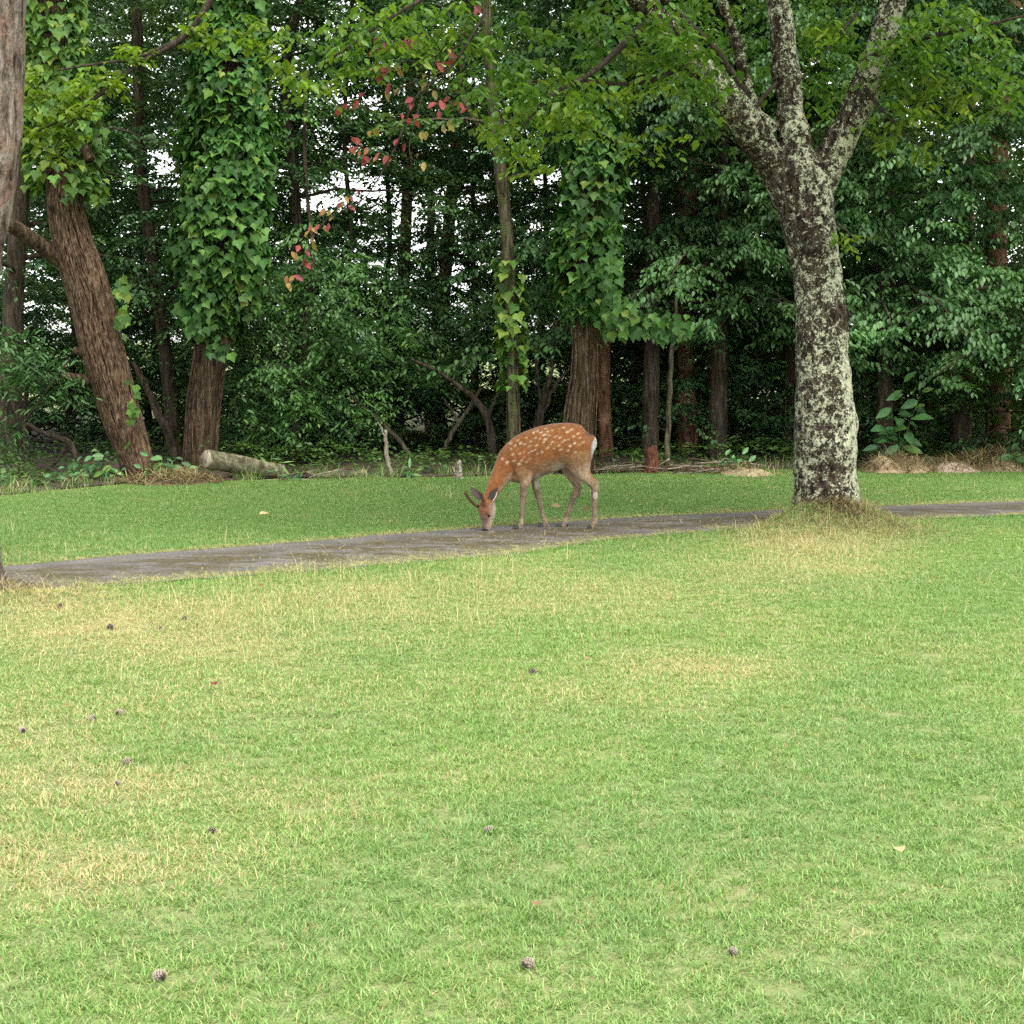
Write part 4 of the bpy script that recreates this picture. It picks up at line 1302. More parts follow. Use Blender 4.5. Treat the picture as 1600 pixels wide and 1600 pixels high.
    # cream belly and groin
    gr = sm((1.3 + nz * 1.4 - (((zx - 985) / 95) ** 2 + ((zy - 515) / 55) ** 2)) / 1.4)
    c = mixc(c, gr * .6, (.40, .35, .26))
    # legs greyer with pale rear edges
    lg = sm((zy - 610) / 90) * (zx > 575)
    c = mixc(c, lg * .85, (.125, .085, .050))
    c = mixc(c, lg * sm((nz + .1) * 3) * .4, (.25, .19, .135))
    c = mixc(c, lg * sm((zy - 930) / 60) * .35, (.27, .21, .15))
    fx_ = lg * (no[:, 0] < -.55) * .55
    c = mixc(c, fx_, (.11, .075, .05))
    # pale inner side of the far fore leg
    inn = sm(1.2 - (((zx - 797) / 26) ** 2 + ((zy - 640) / 80) ** 2))
    c = mixc(c, inn * .8, (.36, .32, .26))
    # white dressing-like patch on hock
    pt = sm(1.3 - (((zx - 1316) / 24) ** 2 + ((zy - 768) / 34) ** 2)) * (co[:, 1] < DEER_D)
    c = mixc(c, pt * .9, (.36, .32, .26))
    # neck: tan throat
    tn = sm(((zx - 330) + (zy - 770) * .62 - 66 + nz * 40) / 46) * (zx < 570) * (zy > 560) * (zy < 830)
    c = mixc(c, tn * .8, (.22, .155, .10))
    # spine and dark top line
    sp = sm((no[:, 2] - .86) / .1) * (zx > 600) * (zx < 1230)
    c = mixc(c, sp * .35, (.15, .055, .018))
    # face
    hd = (zy > 830) & (zx < 470)
    t_ = (co - poll) @ (ax / hl) / hl
    ff = (co - poll - np.outer(t_, ax)) @ f
    ss = (co - poll - np.outer(t_, ax)) @ s
    c[hd] = mixc(c[hd], np.ones(hd.sum()), (.19, .125, .08))
    c = mixc(c, hd * sm((ff - .012) / .03) * sm((.66 - t_) / .2), (.12, .048, .018))
    c = mixc(c, hd * sm((t_ - .55) / .12) * sm((ff - .005) / .02), (.075, .052, .04))
    c = mixc(c, hd * sm((-ff + .004) / .02) * .75, (.29, .235, .175))
    c = mixc(c, hd * sm((t_ - .945) / .03) * sm((ff + .012) / .01), (.012, .010, .010))
    # spots
    spots = [(995, 175), (1065, 200), (1120, 240), (890, 195), (930, 185), (960, 240), (1020, 290), (1075, 265), (1090, 325), (1040, 275), (1160, 215), (1180, 252), (1135, 380), (1070, 365), (1172, 312), (870, 265), (850, 292), (930, 290), (915, 312), (890, 340), (780, 255), (740, 285),
             (765, 205), (830, 205), (685, 308), (650, 300), (600, 320), (565, 350), (725, 325), (790, 320), (750, 370), (840, 380), (580, 400), (640, 395), (680, 380), (720, 388), (780, 358), (530, 470), (588, 458), (657, 455), (700, 466), (732, 440), (680, 425), (635, 485), (487, 440), (990, 320),
             (1000, 250), (800, 395), (820, 262), (902, 230), (860, 225), (1210, 290), (1100, 180), (1030, 160), (700, 250), (560, 300), (620, 275), (1130, 300), (950, 345), (1010, 355), (870, 170), (800, 190)]
    up = sm((no[:, 2] * 0 + 1))
    for k, (a, b) in enumerate(spots):
        rx, ry = 12 + (k * 7 % 9), 7 + (k * 5 % 6)
        ca, sa = math.cos(.35 - .5 * ((k * 3) % 3) / 3), math.sin(.35 - .5 * ((k * 3) % 3) / 3)
        u, w = (zx - a) * ca - (zy - b) * sa, (zx - a) * sa + (zy - b) * ca
        q = (u / rx) ** 2 + (w / ry) ** 2 + nz2 * 2.4
        c = mixc(c, sm((1.7 - q) / 1.7) * (.4 + .45 * ((k * 13 % 7) / 7)) * (zx > 470), (.45, .35, .23))
    # rump patch with dark rim
    rim = sm(1.3 - (((zx - 1262) / 46) ** 2 + ((zy - 205) / 36) ** 2))
    c = mixc(c, rim * .75, (.03, .018, .012))
    rp = sm((zx - np.interp(zy, [225, 260, 320, 380, 420], [1310, 1290, 1276, 1270, 1276]) + nz * 20) / 18) * sm((zy - 222) / 16) * sm((420 - zy) / 40)
    c = mixc(c, rp, (.38, .37, .345))
    c = c * (1 + nz2 * .75)[:, None] * (1 + nz * .45)[:, None] * .98
    col = np.column_stack([np.clip(c, 0.003, 1), np.ones(N)])
    m2.vertices.foreach_set("co", (co - org).astype(np.float32).ravel())
    at = m2.attributes.new("coat", 'FLOAT_COLOR', 'POINT'); at.data.foreach_set("color", col.astype(np.float32).ravel())
    m, n, l, b = new_mat("deer_coat")
    a = attr(n, "coat")
    fz = noise(n, l, 130, 4, .7, stretch=(.45, 1, 1))
    rr = ramp(n, [(.3, .55), (.7, 1.4)])
    l.new(fz.outputs[0], rr.inputs[0])
    l.new(mix(n, l, 1.0, a.outputs["Color"], rr.outputs[0], 'MULTIPLY'), b.inputs["Base Color"])
    b.inputs["Roughness"].default_value = .75
    b.inputs["Specular IOR Level"].default_value = .2
    b.inputs["Sheen Weight"].default_value = .15
    bump(n, l, b, fz.outputs[0], .5, .006)
    m2.materials.clear(); m2.materials.append(m); m2.update(); m2.name = "body"
    m2.polygons.foreach_set("use_smooth", np.ones(len(m2.polygons), bool))
    T = thing("deer", "young spotted brown deer grazing head down on the path", "deer", org)
    obj("body", m2, T)

    horn = plain("velvet_antler", (.075, .036, .02), .8, .2, .4, 60)
    black = plain("hoof_horn", (.02, .018, .017), .5, .4, .3, 60)
    me_, n_, l_, b_ = new_mat("eye_gloss")
    nn_ = noise(n_, l_, 40, 2); r_ = ramp(n_, [(0.3, (.006, .004, .003)), (.7, (.02, .012, .008))]); l_.new(nn_.outputs[0], r_.inputs[0]); l_.new(r_.outputs[0], b_.inputs["Base Color"])
    b_.inputs["Roughness"].default_value = .12
    # antlers: velvet spikes
    for sg, tgt in ((1, [(320, 880), (318, 828), (306, 778), (287, 732)]), (-1, [(268, 882), (228, 838), (184, 786), (150, 733)])):
        a0 = poll + ax * .25 + f * .052 + s * sg * .028
        yb = a0[1] - DEER_D
        pts = [a0] + [dz(x, y, yb + dy) for (x, y), dy in zip(tgt[1:], (-.012, -.03, -.05))]
        cpt = catmull(pts, 20)
        v, fs = tube(cpt, np.concatenate([np.linspace(.0135, .0105, 15), [.0118, .0122, .012, .010, .006]]), 12)
        v = v + unit(v - np.vstack([np.repeat(cpt, 12, 0), cpt[0], cpt[-1]]) + 1e-9) * ((fbm(v * 90, 2) - .5) * .004)[:, None]
        obj("antler", mesh_np("antler", v - org, fs, mats=[horn]), T)
    # eyes
    for sg in (1, -1):
        e = poll + ax * .475 + f * .022 + s * sg * .0455
        bm = bmesh.new(); bmesh.ops.create_uvsphere(bm, u_segments=16, v_segments=10, radius=.0125)
        bm.transform(Matrix.Translation(Vector(e - org)) @ Matrix.Diagonal((1, 1, 1.25, 1)))
        me = bpy.data.meshes.new("eye"); bm.to_mesh(me); bm.free()
        me.materials.append(me_)
        for pl in me.polygons: pl.use_smooth = True
        obj("eye", me, T)
    # ears: cupped blades
    em, en, el_, eb = new_mat("deer_ear")
    ea = attr(en, "inn"); er = ramp(en, [(0, (.16, .105, .07)), (.45, (.10, .07, .05)), (.6, (.045, .033, .028)), (.8, (.06, .045, .035)), (1, (.55, .5, .43))])
    el_.new(ea.outputs["Fac"], er.inputs[0]); el_.new(er.outputs[0], eb.inputs["Base Color"]); eb.inputs["Roughness"].default_value = .85
    for base, tip, wid, faced, sg in (((384, 815), (446, 694), 36, np.array([-.5, -.85, .1]), 1), ((288, 808), (198, 688), 32, np.array([.35, -.9, .1]), -1)):
        yb = -.165 if sg > 0 else -.10
        b0, t0 = dz(*base, yb), dz(*tip, yb - .03 * sg)
        axd = t0 - b0; Ln = np.linalg.norm(axd); ad = axd / Ln
        fc = unit((faced - ad * (faced @ ad))[None])[0]
        sd = np.cross(ad, fc)
        nu, nv = 12, 11
        ver, inn = [], []
        for shell in (0, 1):
            for i_ in range(nu):
                t = i_ / (nu - 1)
                w = wid * ZM * (math.sin(math.pi * min(1, t * .84 + .16)) ** 1.05) * (1 if t < .99 else .12) + .002
                for j_ in range(nv):
                    u = -1 + 2 * j_ / (nv - 1)
                    cup = (u * u) * w * .75 * (1 - .5 * t)
                    ver.append(b0 + ad * (t * Ln) + sd * (u * w) + fc * (cup - shell * .004 * (1 - u * u)))
                    inn.append((.62 + (.38 if (u > .5 and t < .75 and sg > 0) else .0) + .1 * t) if shell == 0 else .1)
        ver = np.array(ver)
        q = (np.arange(nu - 1)[:, None] * nv + np.arange(nv - 1)[None, :]).ravel()
        qa = np.stack([q, q + 1, q + nv + 1, q + nv], -1)
        qb = qa[:, ::-1] + nu * nv
        obj("ear", mesh_np("ear", ver - org, [np.vstack([qa, qb])], {"inn": inn}, mats=[em]), T)
    # hooves (cloven) and dew claws
    for (x0, y0), (x1, y1), dew, yd in (((632, 1062), (573, 1088), (664, 1032), -.085), ((848, 1050), (800, 1073), (878, 1004), .085), ((1284, 1058), (1234, 1090), (1322, 1020), -.08), ((1016, 1046), (962, 1071), (1062, 1024), .08)):
        h = thing.__wrapped__ if False else None
        for k in (-1, 1):
            a_, b_2 = dz(x0, y0, yd + k * .008), dz(x1, y1, yd + k * .012)
            b_2[2] = .012
            pth = catmull([a_, a_ * .45 + b_2 * .55 + np.array([0, 0, .006]), b_2], 10)
            pth[:, 2] = np.maximum(pth[:, 2], .016)
            pth[:, 2] += .006
            v, fs = tube(pth, np.linspace(.014, .007, 10), 10, True, np.linspace(.024, .009, 10))
            v[:, 2] = np.maximum(v[:, 2], .0095)
            obj("hoof", mesh_np("hoof", v - org, fs, mats=[black]), T)
        dc = dz(*dew, yd)
        v, fs = tube(np.array([dc + [-.012, 0, .008], dc, dc + [.006, 0, -.012]]), [.008, .008, .004], 8)
        obj("dew_claw", mesh_np("dew_claw", v - org, fs, mats=[black]), T)


deer()

# ================================================================== GRASS (stuff)
def grass_mat():
    m, n, l, b = new_mat("grass_blade")
    r1, r2 = attr(n, "rnd"), attr(n, "rnd2")
    h = attr(n, "hgt")
    dry = attr(n, "dry", 'INSTANCER')
    tint = attr(n, "tint", 'INSTANCER')
    g = ramp(n, [(0, (.07, .155, .034)), (.45, (.140, .268, .064)), (.85, (.225, .36, .115)), (1, (.35, .44, .20))])  # dark-to-pale blade range widened to paint in shading contrast
    l.new(r1.outputs["Fac"], g.inputs[0])
    g2 = mix(n, l, tint.outputs["Fac"], g.outputs[0], mix(n, l, 1.0, g.outputs[0], (1.2, 1.12, 1.0), 'MULTIPLY'))
    s = ramp(n, [(0, (.34, .28, .125)), (.5, (.50, .43, .21)), (.85, (.62, .55, .31)), (1, (.33, .20, .11))])
    l.new(r1.outputs["Fac"], s.inputs[0])
    lt = n.new("ShaderNodeMath"); lt.operation = 'LESS_THAN'
    l.new(r2.outputs["Fac"], lt.inputs[0]); l.new(dry.outputs["Fac"], lt.inputs[1])
    c = mix(n, l, lt.outputs[0], g2, s.outputs[0])
    l.new(c, b.inputs["Base Color"])
    b.inputs["Roughness"].default_value = .5
    b.inputs["Specular IOR Level"].default_value = .3
    t = n.new("ShaderNodeBsdfTranslucent")
    l.new(mix(n, l, 1.0, c, (1.25, 1.3, .8), 'MULTIPLY'), t.inputs[0])
    ms = n.new("ShaderNodeMixShader"); ms.inputs[0].default_value = .32
    l.new(b.outputs[0], ms.inputs[1]); l.new(t.outputs[0], ms.inputs[2])
    l.new(ms.outputs[0], n["Material Output"].inputs[0])
    return m


GRASS = grass_mat()


def tuft_mesh(name, nbl, rad, hmin, hmax, wid, lean, flat=0.0, seed=0, square=False):
    g = np.random.default_rng(seed)
    a = g.uniform(0, 6.283, nbl); r = rad * np.sqrt(g.uniform(0, 1, nbl))
    base = np.stack([np.cos(a) * r, np.sin(a) * r, np.full(nbl, -.004)], -1)
    if square:
        base[:, :2] = g.uniform(-rad, rad, (nbl, 2))
    la = g.uniform(0, 6.283, nbl)
    h = g.uniform(hmin, hmax, nbl)
    ln = np.abs(g.normal(lean, lean * .6, nbl)) + flat * g.uniform(0, 3, nbl)
    ld = np.stack([np.cos(la), np.sin(la), la * 0], -1)
    wdir = np.stack([-np.sin(la + g.normal(0, .8, nbl)), np.cos(la), la * 0], -1)
    wdir = unit(wdir)
    up = np.array([0, 0, 1.0])
    w = wid * g.uniform(.6, 1.3, nbl)
    k1, k2 = .5, 1.0
    nrm = np.sqrt(1 + ln ** 2)
    m_ = base + (up * (h / nrm * .58)[:, None]) + ld * (h * ln / nrm * .35)[:, None]
    t_ = base + (up * (h / nrm * .95)[:, None]) + ld * (h * ln / nrm * 1.0)[:, None]
    v = np.stack([base - wdir * w[:, None] * .5, base + wdir * w[:, None] * .5, m_ + wdir * w[:, None] * .45, m_ - wdir * w[:, None] * .45, t_], 1).reshape(-1, 3)
    b = np.arange(nbl)[:, None] * 5
    return mesh_np(name, v, [b + np.array([[0, 1, 2, 3]]), b + np.array([[3, 2, 4]])],
                   {"rnd": np.repeat(g.uniform(0, 1, nbl), 5), "rnd2": np.repeat(g.uniform(0, 1, nbl), 5), "hgt": np.tile([0, 0, .55, .55, 1], nbl)}, smooth=True, mats=[GRASS])


tcol = bpy.data.collections.new("grass_tufts")
specs = []
TILE = .13
for k in range(5): specs.append(tuft_mesh(f"tuft_{k:02d}", 430, TILE * .56, .014, .040, .0024, .8, .5, 10 + k, True))       # lawn 0-4
for k in range(4): specs.append(tuft_mesh(f"tuft_{5 + k:02d}", 380, TILE * .56, .014, .052, .0025, 1.3, 1.2, 30 + k, True))      # dry, matted 5-8
for k in range(3): specs.append(tuft_mesh(f"tuft_{9 + k:02d}", 9, .06, .08, .17, .0022, .45, .1, 50 + k))        # tall wisps 9-11
for k in range(3): specs.append(tuft_mesh(f"tuft_{12 + k:02d}", 26, .09, .10, .26, .005, .6, .2, 70 + k))        # rank grass 12-14
for k in range(2): specs.append(tuft_mesh(f"tuft_{15 + k:02d}", 9, .10, .08, .22, .0022, 6, 6, 90 + k))          # lying straw 15-16
for k in range(3): specs.append(tuft_mesh(f"tuft_{17 + k:02d}", 46, .05, .018, .05, .003, .8, .3, 110 + k))        # edge tufts 17-19
for me in specs:
    tcol.objects.link(bpy.data.objects.new(me.name, me))


def px_blobs(px, py, blobs):
    d = np.zeros_like(px)
    for cx, cy, rx, ry, s in blobs:
        q = ((px - cx) / rx) ** 2 + ((py - cy) / ry) ** 2
        d = np.maximum(d, s * np.exp(-q))
    return d


def grass_points(sp, y0, y1, xm, jit):
    gx, gy = np.meshgrid(np.arange(-24, 24, sp), np.arange(-24, 24, sp))
    ca, sa = math.cos(.63), math.sin(.63)
    gx, gy = (gx * ca - gy * sa).ravel(), (gx * sa + gy * ca).ravel() + 10
    k = (gy > y0) & (gy < y1) & (np.abs(gx) < np.minimum(xm, 0.30 * gy + 1.4))
    x, y = gx[k], gy[k]
    x = x + RNG.uniform(-jit, jit, len(x)) * sp; y = y + RNG.uniform(-jit, jit, len(y)) * sp
    k = np.ones(len(x), bool)
    return x[k], y[k]


def lawn_state(x, y):
    side = path_side(x, y)
    z = np.where(side == 0, .012, ground_z(x, y))
    px, py, _ = proj(np.stack([x, y, z], -1))
    blobs = [(200, 985, 300, 55, .78), (60, 940, 130, 60, .75), (120, 1235, 330, 42, .66), (100, 1350, 290, 55, .66), (300, 1010, 250, 40, .6), (560, 955, 260, 60, .42), (1120, 1045, 190, 22, .42),
             (1290, 845, 130, 36, .95), (1230, 890, 200, 40, .45), (880, 930, 330, 45, .36), (300, 1090, 400, 60, .34), (40, 1140, 160, 60, .5), (420, 1250, 200, 40, .35), (960, 1100, 300, 40, .22), (1480, 1020, 200, 30, .2), (1500, 790, 150, 8, .4)]
    n1 = fbm(np.stack([x * 1.3, y * 1.3, x * 0 + 3], -1), 4)
    n2 = fbm(np.stack([x * 5, y * 5, x * 0 + 8], -1), 3)
    dry = .03 + px_blobs(px, py, blobs) * (.35 + 1.3 * np.clip(n1 * .6 + n2 * .5 - .05, 0, 1)) + .35 * np.clip(n1 - .55, 0, 1) * 2 * (py > 870) + .30 * np.clip(n2 - .60, 0, 1) * 2
    dry = np.where(side > 0, dry * .45 + .28 * np.clip(n2 - .5, 0, 1) * 2, dry)
    dry = np.where((side > 0) & (side < .16), np.maximum(dry, .45 * n2 * 1.6), dry)
    dry = np.where(edge_y(x) - y < .3, np.maximum(dry, .2), dry)
    dry = np.where(side == 0, .55, dry)
    tint = np.clip(.55 + (n1 - .5) * 2.4 + px_blobs(px, py, [(300, 1080, 600, 160, .4)]), 0, 1)
    tint = np.where(side > 0, tint * .2, tint)  # tree shade beyond the path is put into a darker, greener tint
    return side, z, px, py, np.clip(dry, 0, .95), tint, n1, n2


def build_grass():
    y0, y1, xm = 2.2, 22.0, 8.2
    out = []
    # 1: turf tiles
    x, y = grass_points(TILE * .93, y0, y1, xm, .3)
    nzp = fbm(np.stack([x * 4, y * 4, x * 0], -1), 3) - .5
    ok = (np.abs(path_side(x, y)) > .13) & (y < edge_y(x) + nzp * .9) & (mound_h(x, y) < .02)
    x, y = x[ok], y[ok]
    side, z, px, py, dry, tint, n1, n2 = lawn_state(x, y)
    m = len(x)
    idx = np.where(RNG.uniform(0, 1, m) < dry * .85, RNG.integers(5, 9, m), RNG.integers(0, 5, m))
    short = fbm(np.stack([x * 2, y * 2, x * 0 + 14], -1), 3)
    h = RNG.uniform(.85, 1.2, m) * (.7 + .6 * short) * np.where((idx < 5) & (side > 0), 1.15, 1)
    out.append((x, y, z, dry, tint, RNG.uniform(0, 6.283, m), RNG.uniform(1.0, 1.15, m), h, idx))
    # 2: small tufts along the path's edges and in its cracks
    x, y = grass_points(.045, 10, 20, xm, .6)
    side = path_side(x, y)
    nzp = fbm(np.stack([x * 4, y * 4, x * 0], -1), 3) - .5
    yf = np.interp(x, PFs[:, 0], PFs[:, 1]); yn = np.interp(x, PNs[:, 0], PNs[:, 1])
    ta = (y - yn) / (yf - yn)
    on = side == 0
    crack = on & (ta > .25) & (ta < .6) & (nzp > .17) & (RNG.uniform(0, 1, len(x)) < .5)
    ok = (~on & ((np.abs(side) < .2) | (mound_h(x, y) > .015))) | crack | (on & (ta < .16 + nzp * .6)) | (on & (ta > .965))
    x, y, nzp = x[ok], y[ok], nzp[ok]
    side, z, px, py, dry, tint, n1, n2 = lawn_state(x, y)
    m = len(x)
    sc = RNG.uniform(.7, 1.1, m) * np.where(side == 0, .6, 1)
    out.append((x, y, z, dry, tint, RNG.uniform(0, 6.283, m), sc, sc, RNG.integers(17, 20, m)))
    # 3: wisps, rank grass under the trees, lying straw
    x, y = grass_points(.08, y0, y1, xm, .6)
    nzp = fbm(np.stack([x * 4, y * 4, x * 0], -1), 3) - .5
    fe = edge_y(x) + nzp * .9
    ok = (y < fe + .3) & (path_side(x, y) != 0)
    x, y, nzp, fe = x[ok], y[ok], nzp[ok], fe[ok]
    side, z, px, py, dry, tint, n1, n2 = lawn_state(x, y)
    m = len(x)
    u = RNG.uniform(0, 1, m)
    idx = np.full(m, -1)
    wis = 2.2 * px_blobs(px, py, [(520, 930, 300, 60, .12), (300, 900, 300, 30, .10), (150, 1050, 260, 60, .04), (1250, 860, 160, 40, .05)]) + .004 * (py < 1100)
    idx = np.where(u < wis, RNG.integers(9, 12, m), idx)
    idx = np.where((fe - y < .2 + nzp * .6) & (u > .86), RNG.integers(12, 15, m), idx)
    idx = np.where((side < 0) & (px_blobs(px, py, [(1290, 835, 110, 34, 1.0)]) > .3) & (u > .6), RNG.integers(12, 15, m), idx)
    ly = 1.8 * px_blobs(px, py, [(200, 985, 300, 50, .10), (1320, 840, 80, 36, .22), (60, 930, 100, 40, .25), (120, 1240, 280, 40, .06), (260, 755, 90, 14, .25), (1120, 738, 120, 10, .3)]) + .004
    idx = np.where((u > .3) & (u < .3 + ly), RNG.integers(15, 17, m), idx)
    dry = np.where(idx >= 15, .97, np.where((idx >= 9) & (idx < 12), np.maximum(dry, .6), dry))
    k = idx >= 0
    sc = RNG.uniform(.6, 1.1, m) * np.where((side < 0) & (idx >= 12) & (idx < 15), .45, 1)
    out.append(tuple(q[k] for q in (x, y, z, dry, tint, RNG.uniform(0, 6.283, m), sc, sc, idx)))
    x, y, z, dry, tint, rot, sxy, sz, idx = [np.concatenate(q) for q in zip(*out)]
    M_ = len(x)
    me = bpy.data.meshes.new("grass")
    me.vertices.add(M_)
    me.vertices.foreach_set("co", np.stack([x, y, z], -1).astype(np.float32).ravel())
    for nm, arr in (("dry", dry), ("tint", tint), ("rotz", rot), ("sxy", sxy), ("sz", sz)):
        at = me.attributes.new(nm, 'FLOAT', 'POINT'); at.data.foreach_set("value", arr.astype(np.float32))
    at = me.attributes.new("pick", 'INT', 'POINT'); at.data.foreach_set("value", idx.astype(np.int32))
    o = obj("grass", me, label="short mown grass with straw-coloured patches covering the lawn", cat="grass", kind="stuff")
    ng = bpy.data.node_groups.new("grass_scatter", 'GeometryNodeTree')
    ng.interface.new_socket("Geometry", in_out='INPUT', socket_type='NodeSocketGeometry')
    ng.interface.new_socket("Geometry", in_out='OUTPUT', socket_type='NodeSocketGeometry')
    gn, gl = ng.nodes, ng.links
    gi, go = gn.new("NodeGroupInput"), gn.new("NodeGroupOutput")
    ci = gn.new("GeometryNodeCollectionInfo")
    ci.inputs["Collection"].default_value = tcol
    ci.inputs["Separate Children"].default_value = True
    ci.inputs["Reset Children"].default_value = True
    ip = gn.new("GeometryNodeInstanceOnPoints")
    ip.inputs["Pick Instance"].default_value = True
    def na(nm, t):
        a = gn.new("GeometryNodeInputNamedAttribute"); a.data_type = t; a.inputs["Name"].default_value = nm
        return a.outputs["Attribute"]
    cx = gn.new("ShaderNodeCombineXYZ")
    gl.new(na("rotz", 'FLOAT'), cx.inputs[2])
    er = gn.new("FunctionNodeEulerToRotation")
    gl.new(cx.outputs[0], er.inputs[0])
    gl.new(gi.outputs[0], ip.inputs["Points"])
    gl.new(ci.outputs[0], ip.inputs["Instance"])
    gl.new(na("pick", 'INT'), ip.inputs["Instance Index"])
    gl.new(er.outputs[0], ip.inputs["Rotation"])
    cs = gn.new("ShaderNodeCombineXYZ")
    sxy_ = na("sxy", 'FLOAT')
    gl.new(sxy_, cs.inputs[0]); gl.new(sxy_, cs.inputs[1]); gl.new(na("sz", 'FLOAT'), cs.inputs[2])
    gl.new(cs.outputs[0], ip.inputs["Scale"])
    gl.new(ip.outputs[0], go.inputs[0])
    md = o.modifiers.new("scatter", 'NODES'); md.node_group = ng
    print("GRASS tufts", M_)


build_grass()

# ================================================================== PROPS AT THE WOOD'S EDGE
def solid(name, pieces, mat, parent, org, **kw):
    acc = Acc()
    for v, fs in pieces: acc.add(v, fs)
    return obj(name, acc.mesh(name, [mat]) if False else mesh_np(name, np.vstack(acc.v) - np.asarray(org), [np.vstack(x) for x in acc.f.values()], mats=[mat]), parent, **kw)


def fallen_log(label, ctrl, D, mat, cutend=True, name="fallen_log", cat="log"):
    pth, r = px_path(ctrl, D, 40)
    org = pth[0].copy(); org[2] = max(0.0, pth[0, 2] - r[0])
    T = thing(name, label, cat, org)
    v, fs = bark_tube(pth, r, 26, .006, fx_=22, fz=22, seed=3)
    obj("bark", mesh_np("bark", v - org, fs, mats=[M[mat]]), T)
    if cutend:
        ax = unit((pth[1] - pth[0])[None])[0]
        v, fs = tube(np.array([pth[0] - ax * .012, pth[0] + ax * .03]), [r[0] * .86, r[0] * .9], 22)
        v = v + np.outer((fbm(v * 40, 2) - .5) * .02, ax)
        obj("cut_end", mesh_np("cut_end", v - org, fs, mats=[M['deadwood']]), T)
    return T, org


T, o_ = fallen_log("pale mossy log lying before the ivy-sleeved trunk, sawn end showing", [(322, 717, 31, 0), (350, 722, 31, .15), (390, 729, 29, .35), (440, 738, 25, .6)], 18.9, 'log')
pr = P(430, 738, 19.4)
fallen_log("low grey log end lying in grass past the pale log", [(505, 744, 12, 0), (530, 742, 15, .1), (570, 741, 14, .25)], 19.3, 'log')

# broken reddish stump
def stump():
    org = G(1017, 741); org[2] = 0
    T = thing("broken_stump", "small splintered reddish stump beside the twig pile", "stump", org)
    h = .27
    z = np.linspace(-.03, h, 16)
    pth = np.stack([org[0] + .01 * np.sin(z * 12), np.full(16, org[1]), z], -1)
    v, fs = bark_tube(pth, np.linspace(.085, .06, 16), 26, .012, 30, 6, 2)
    top = v[:, 2] > h * .7
    v[top, 2] += (fbm(v[top] * 45, 2) - .5) * .22 + .03
    obj("trunk", mesh_np("trunk", v - org, fs, mats=[M['redwood']]), T)
    for k in range(7):
        a = RNG.uniform(0, 6.28); b0 = org + np.array([math.cos(a) * .05, math.sin(a) * .05, h * .75])
        v, fs = tube(np.array([b0, b0 + [math.cos(a) * .01, 0, .06], b0 + [RNG.normal(0, .02), 0, RNG.uniform(.08, .13)]]), [.014, .010, .002], 5)
        obj("splinter", mesh_np("splinter", v - org, fs, mats=[M['redwood']]), T)
stump()


def stick(label, ctrls, D, mat, name="dead_stick", cat="stick"):
    org = P(ctrls[0][0][0], ctrls[0][0][1], D); org[2] = 0
    T = thing(name, label, cat, org)
    for k, c in enumerate(ctrls):
        pth, r = px_path(c, D, 18)
        pth[1:-1] += RNG.normal(0, .006, pth[1:-1].shape)
        v, fs = tube(pth, r, 7)
        obj("stem" if k == 0 else "twig", mesh_np("stem", v - org, fs, mats=[M[mat]]), T)


stick("thin bleached crooked stick standing at the wood's edge left of the deer", [[(613, 752, 7), (606, 720, 7), (603, 690, 6), (602, 672, 5)], [(604, 690, 4), (598, 672, 3), (590, 660, 2)]], 19.4, 'deadwood')
stick("short broken grey stub with a side prong near the deer's head", [[(719, 752, 11), (718, 735, 10), (717, 722, 9)], [(722, 752, 5), (712, 740, 4), (707, 730, 2)]], 19.2, 'deadwood')
stick("bare pale branch slanting up from the ground in front of the pines", [[(686, 722, 8), (700, 690, 8), (716, 662, 7), (738, 630, 6), (752, 606, 4)], [(716, 662, 5), (706, 640, 4), (690, 620, 2)]], 21.0, 'bark_slim')
stick("long bare branch leaning among the dark maples", [[(655, 735, 9), (625, 690, 8), (590, 655, 7), (555, 625, 5), (535, 610, 3)], [(590, 655, 4), (586, 630, 3)]], 21.2, 'bark_slim')
stick("pale thin pole leaning upright beside the dim reddish trunk", [[(1040, 742, 10), (1042, 690, 9), (1046, 620, 8), (1051, 540, 8), (1056, 470, 6)]], 20.4, 'bark_slim', "leaning_pole", "pole")
stick("crooked dark limb arching low behind the leaning trunk", [[(135, 748, 13), (120, 715, 12), (105, 690, 11), (75, 680, 8), (40, 660, 5)], [(105, 690, 7), (90, 720, 5), (70, 735, 3)]], 20.2, 'bark_dark')
stick("dark limb slanting between the leaning trunk and the ivy sleeve", [[(290, 745, 22), (270, 690, 18), (245, 640, 13), (222, 590, 10), (208, 565, 6)]], 20.9, 'bark_dark')
stick("dark branching stem rising behind the deer's shoulders", [[(772, 745, 14), (770, 700, 13), (762, 655, 12), (742, 625, 9), (700, 590, 6), (640, 560, 4)], [(762, 655, 6), (775, 620, 4), (790, 590, 2)]], 20.8, 'bark_dark')
stick("dark multi-stemmed bush trunk between the slim tree and the ivy tree", [[(832, 745, 13), (835, 690, 12), (846, 630, 10), (862, 580, 8), (868, 500, 5)], [(846, 630, 7), (838, 570, 5), (845, 500, 3)], [(838, 680, 8), (862, 610, 6), (890, 575, 4)]], 20.7, 'bark_dark')


